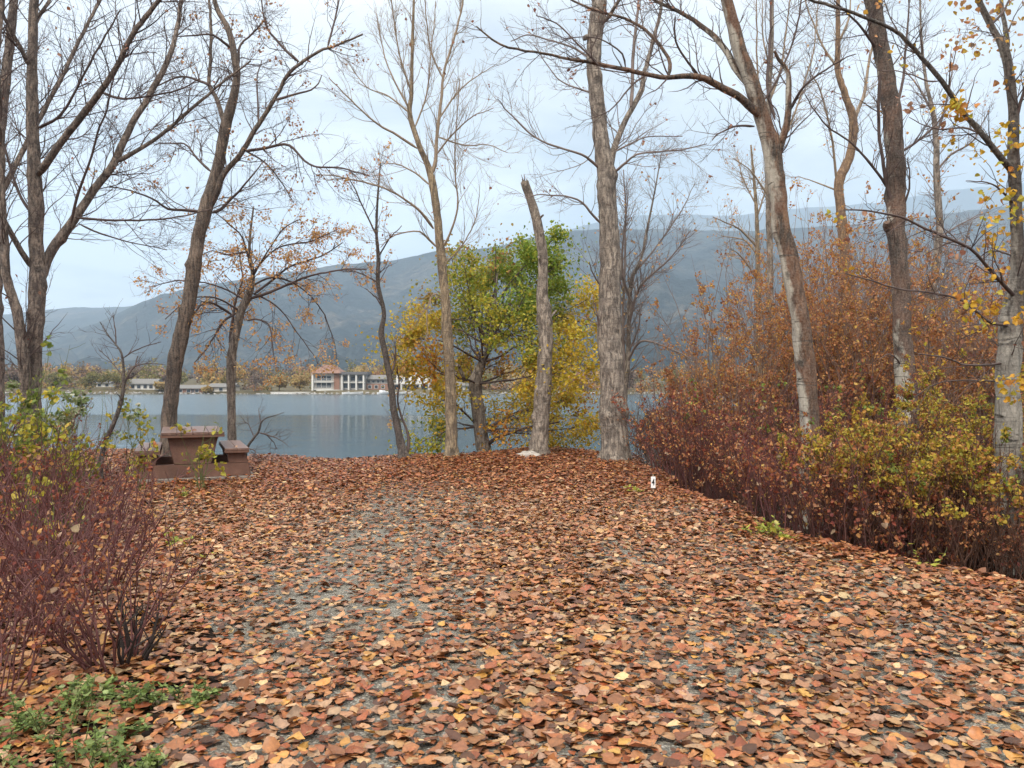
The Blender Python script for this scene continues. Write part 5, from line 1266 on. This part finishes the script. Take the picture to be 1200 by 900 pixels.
for lab, px, d, h, sd in backs:
    shrub('bare_bush', lab, 'bush', ex(px, d), d, h, 0.22, 55, M['twig_grey'], sd, [(1100, 0.07, AMBERL if px < 1060 else RUSTL, 0.1, 0.4)], M['leaf_autumn'], 1.3, 0.014, 2.6, 1.1, 3.2, 0.5, group='bare bushes at the back of the right thicket', d3=2.5, l3=0.25, ang=(0.3, 0.7))

# left side
LEFTG = 'red stemmed bushes left of the drive'
left = [
    ('bare red stemmed bush with dark woody foot, nearest on the left of the drive', -2.12, 4.35, 0.98, 0.75, 26, 121, 0.15, 0.006, (-0.15, 0.1)),
    ('maroon twiggy bush out at the left edge beside the nearest red bush', -3.0, 4.7, 1.0, 0.6, 46, 122, 0.35, 0.006, (0.1, 0.1)),
    ('red bush with scattered orange leaves behind the nearest red bush', -3.35, 6.0, 1.0, 0.6, 70, 123, 0.5, 0.006, (0.1, 0)),
    ('maroon bush under the yellow green bush at the left edge', -4.7, 7.4, 1.15, 0.45, 85, 124, 0.6, 0.006, (0, 0)),
    ('reddish bush before the crooked sapling', -4.9, 8.9, 0.78, 0.45, 70, 125, 0.6, 0.006, (0, 0)),
    ('purple twiggy bush left of the picnic table before the lake', -7.0, 11.6, 0.75, 0.42, 80, 126, 0.8, 0.005, (0, 0)),
    ('purple twiggy bush at the left under the grey tree', -7.4, 11.4, 1.2, 0.4, 85, 127, 0.8, 0.006, (0, 0)),
    ('low maroon bush at the bottom left corner behind the green weeds', -2.65, 3.85, 0.7, 0.7, 30, 128, 0.3, 0.005, (-0.1, 0)),
]
for lab, x, y, h, sp, n, sd, rb, r0, ln in left:
    nl = 160 if y < 5 else 420
    shrub('dogwood_bush', lab, 'bush', x, y, h, sp, n, M['twig_red'], sd, [(nl, 0.030, REDL, 0.2, 0.4), (nl // 4, 0.036, RUSTL, 0.1, 0.25), (8, 0.05, PALEL, 0.0, 0.2)], M['leaf_autumn'], rb, r0, 6.5, 0.32, 6.0, 0.15, ln, LEFTG, d3=2, l3=0.08, ang=(0.35, 1.0))
shrub('woody_stump_shoots', 'dark clump of old woody stems at the foot of the nearest red bush', 'shrub', -2.08, 4.42, 0.46, 0.6, 9, M['twig_black'], 129, None, None, 0.12, 0.016, 9, 0.28, 7, 0.13, ang=(0.5, 1.2))
def ld(lab, x, y, h, n, leafset, sd, sp=0.3, rb=0.4, stem='green_stem'):
    shrub('leafy_bush', lab, 'bush', x, y, h, sp, n, M[stem], sd, leafset, M['leaf_fresh'], rb, 0.006, 5, 0.3, 5, 0.14)
YG2 = [(4, (0.36, 0.31, 0.04)), (3, (0.27, 0.28, 0.045)), (2, (0.42, 0.32, 0.05)), (1, (0.15, 0.19, 0.04))]
GY2 = [(3, (0.20, 0.26, 0.10)), (2, (0.28, 0.31, 0.17)), (2, (0.13, 0.17, 0.06)), (1, (0.4, 0.4, 0.28))]
ld('yellow green leafy bush at the left edge below the grey stems', -4.9, 8.2, 1.55, 34, [(900, 0.062, YG2, 0.3, 0.7)], 131, 0.26, 0.5)
ld('bright green tall bush half out of view at the left edge', -5.6, 8.7, 1.85, 26, [(620, 0.062, GREENL, 0.4, 0.7), (160, 0.06, YG2, 0.3, 0.5)], 132, 0.22, 0.45)
ld('grey green leafy bush right of the three stemmed grey tree', -6.4, 12.0, 1.55, 26, [(700, 0.065, GY2, 0.45, 0.7)], 133, 0.28, 0.5, 'twig_grey')
ld('slender yellow leaved shoot in front of the picnic table end', -4.42, 11.6, 0.95, 8, [(95, 0.085, YG2, 0.35, 0.9)], 134, 0.16, 0.12)
ld('yellow green shoot at the left corner of the picnic table', -5.25, 11.3, 0.66, 6, [(60, 0.08, YG2, 0.2, 0.9), (14, 0.07, RUSTL, 0.3, 0.5)], 135, 0.2, 0.14)
ld('tall thin pale green shoots left of the picnic table before the lake', -6.0, 12.6, 1.45, 9, [(110, 0.07, YG2, 0.45, 0.6)], 136, 0.2, 0.35)
ld('yellow green sprig among the red bushes below the crooked sapling', -4.7, 8.6, 0.85, 9, [(120, 0.07, YG2, 0.35, 0.8)], 137, 0.25, 0.2)
ld('olive sprig over the red bushes at the left edge', -3.9, 7.0, 0.95, 8, [(80, 0.07, YG2, 0.35, 0.8)], 138, 0.3, 0.25)

HERB = [(4, (0.15, 0.215, 0.055)), (3, (0.21, 0.27, 0.09)), (2, (0.085, 0.125, 0.035)), (1, (0.28, 0.32, 0.14))]
LIME = [(3, (0.36, 0.36, 0.06)), (2, (0.27, 0.32, 0.06)), (1, (0.45, 0.40, 0.12))]
for lab, px, py, h, n, s, sd, r in [
    ('green leafy weed clump nearest the bottom left corner', 85, 905, 0.26, 26, 0.042, 141, 0.16), ('tall green weed against the red stems at bottom left', 62, 850, 0.24, 22, 0.045, 142, 0.13),
    ('round green weed tuft at the foot of the nearest red bush', 168, 826, 0.12, 22, 0.042, 143, 0.10), ('green weed tuft beside a big rusty leaf', 226, 822, 0.11, 18, 0.042, 144, 0.075), ('small bright green weed below the two round tufts', 152, 868, 0.09, 14, 0.04, 145, 0.05),
    ('dark green weed cut by the bottom edge of the view', 150, 905, 0.13, 16, 0.045, 146, 0.08), ('green weed sprig by the left edge among dead leaves', 22, 862, 0.16, 14, 0.042, 147, 0.1), ('green weed with long leaves behind the corner clump', 105, 820, 0.17, 14, 0.048, 148, 0.08)]:
    d = F * EYE / (py - HY); weed('green_weed', lab, 'weed', ex(px, d), d, h, int(n * 0.95), s * 0.82, HERB, sd, 'green weeds in the leaves at the bottom left', r, 16, 'hi')
for lab, px, py, h, n, s, sd, r in [
    ('yellow green seedling in the leaves left of the drive', 210, 637, 0.20, 9, 0.055, 151, 0.07), ('tiny lime seedling right of the larger seedling on the left', 246, 654, 0.06, 5, 0.05, 152, 0.04), ('faint yellow green seedling in front of the picnic table', 208, 583, 0.16, 5, 0.06, 156, 0.08),
    ('pale lime seedling left of the white numbered marker', 741, 580, 0.12, 5, 0.075, 153, 0.09), ('wide lime green seedling at the edge of the red bushes', 893, 627, 0.16, 12, 0.07, 154, 0.12), ('upright seedling with yellow leaves beside the wide lime seedling', 914, 632, 0.30, 5, 0.075, 155, 0.06), ('lime leaves low at the drive edge right of the upright seedling', 926, 636, 0.09, 6, 0.06, 157, 0.05)]:
    d = F * EYE / (py - HY); weed('seedling', lab, 'seedling', ex(px, d), d, h, n, s, LIME, sd, None, r, 7)
d_ = 6.6
weed('seedling', 'few lime leaves hanging over the black ditch under the bushes', 'seedling', ex(1090, 6.75), 6.75, 0.42, 3, 0.06, LIME, 158, None, 0.05, 4)

# ------------------------------------------------------------------ air, sky, light, camera
def haze():
    m, nt, out = new_mat('haze')
    v = nd(nt, 'VolumePrincipled')
    v.inputs['Color'].default_value = (0.63, 0.80, 1.0, 1)
    v.inputs['Density'].default_value = HAZE
    v.inputs['Anisotropy'].default_value = 0.0
    lk(nt, v.outputs[0], out.inputs['Volume'])
    mb = MB(); mb.box(-13500, 13500, -600, 11800, -8, 2300)
    o = mb.build('haze', m); tag(o, 'blue autumn haze lying over the lake and mountains', None, None, 'stuff')
HAZE = 0.000155
haze()

SUN_EL, SUN_AZ = math.radians(48), math.radians(200)        # high, behind the viewer and to the left
w = bpy.data.worlds.new('World'); SC.world = w; w.use_nodes = True
nt = w.node_tree; nt.nodes.clear()
wo = nt.nodes.new('ShaderNodeOutputWorld'); bg = nt.nodes.new('ShaderNodeBackground')
sky = nd(nt, 'TexSky', sky_type='NISHITA', sun_disc=False, sun_elevation=SUN_EL, sun_rotation=SUN_AZ)
tc = nd(nt, 'TexCoord'); sp = nd(nt, 'SeparateXYZ'); lk(nt, tc.outputs['Generated'], sp.inputs[0])
zc = nd(nt, 'Math', operation='MAXIMUM', ins={1: 0.0}); lk(nt, sp.outputs['Z'], zc.inputs[0])
za = nd(nt, 'Math', operation='ADD', ins={1: 0.16}); lk(nt, zc.outputs[0], za.inputs[0])
dv = []
for ax in 'XY':
    q = nd(nt, 'Math', operation='DIVIDE'); lk(nt, sp.outputs[ax], q.inputs[0]); lk(nt, za.outputs[0], q.inputs[1]); dv.append(q)
cv = nd(nt, 'CombineXYZ'); lk(nt, dv[0].outputs[0], cv.inputs[0]); lk(nt, dv[1].outputs[0], cv.inputs[1])
mp = nd(nt, 'Mapping'); mp.inputs['Location'].default_value = (0.55, 0.9, 0); mp.inputs['Scale'].default_value = (1.0, 0.8, 1); lk(nt, cv.outputs[0], mp.inputs['Vector'])
n1 = noise(nt, mp.outputs['Vector'], 0.95, 8, 0.56, 0.45)
gx = nd(nt, 'Math', operation='MULTIPLY_ADD', ins={1: -0.16}); lk(nt, sp.outputs['X'], gx.inputs[0]); lk(nt, n1, gx.inputs[2])   # the overcast is thinner to the left
gz_ = nd(nt, 'Math', operation='MULTIPLY_ADD', ins={1: 0.42, 2: -0.065}); lk(nt, zc.outputs[0], gz_.inputs[0])
gs = nd(nt, 'Math', operation='ADD'); lk(nt, gx.outputs[0], gs.inputs[0]); lk(nt, gz_.outputs[0], gs.inputs[1])
cloud = ramp(nt, gs.outputs[0], [(0.38, (2.0, 2.18, 2.36)), (0.46, (2.8, 2.97, 3.13)), (0.54, (4.2, 4.3, 4.42)), (0.61, (5.9, 5.93, 6.0))])
high = nd(nt, 'MapRange', ins={1: 0.40, 2: 0.75, 3: 0.0, 4: 1.0}); lk(nt, zc.outputs[0], high.inputs[0])
cloud = mixc(nt, high.outputs[0], cloud, (16.0, 15.2, 13.8))
col = mixc(nt, 0.96, sky.outputs[0], cloud)
lk(nt, col, bg.inputs['Color']); bg.inputs['Strength'].default_value = 0.125
lk(nt, bg.outputs[0], wo.inputs['Surface'])

sd = bpy.data.lights.new('sun', 'SUN'); sd.energy = 1.7; sd.angle = math.radians(14); sd.color = (1.0, 0.92, 0.80)
so = bpy.data.objects.new('sun', sd); COL.objects.link(so)
dirv = Vector((math.sin(SUN_AZ) * math.cos(SUN_EL), math.cos(SUN_AZ) * math.cos(SUN_EL), math.sin(SUN_EL)))
so.rotation_euler = dirv.to_track_quat('Z', 'Y').to_euler(); so.location = (0, -5, 30)

cd = bpy.data.cameras.new('camera'); cd.sensor_width = 36; cd.lens = F / 1200 * 36; cd.clip_start = 0.05; cd.clip_end = 20000
cd.shift_y = (450 - HY) / 1200.0 * -1
co = bpy.data.objects.new('camera', cd); COL.objects.link(co); co.location = (0, 0, EYE); co.rotation_euler = (math.radians(90), 0, 0)
SC.camera = co

SC.view_settings.view_transform = 'Standard'; SC.view_settings.look = 'None'; SC.view_settings.gamma = 1; SC.view_settings.use_curve_mapping = False
SC.view_settings.exposure = 0.8
SC.render.engine = 'CYCLES'
cy = SC.cycles
cy.use_denoising = True; cy.denoiser = 'OPENIMAGEDENOISE'; cy.denoising_input_passes = 'RGB_ALBEDO_NORMAL'; cy.denoising_prefilter = 'ACCURATE'
cy.max_bounces = 6; cy.diffuse_bounces = 3; cy.glossy_bounces = 3; cy.transmission_bounces = 4; cy.volume_bounces = 1; cy.transparent_max_bounces = 8
cy.use_adaptive_sampling = False
SC.render.resolution_x, SC.render.resolution_y = 1024, 768
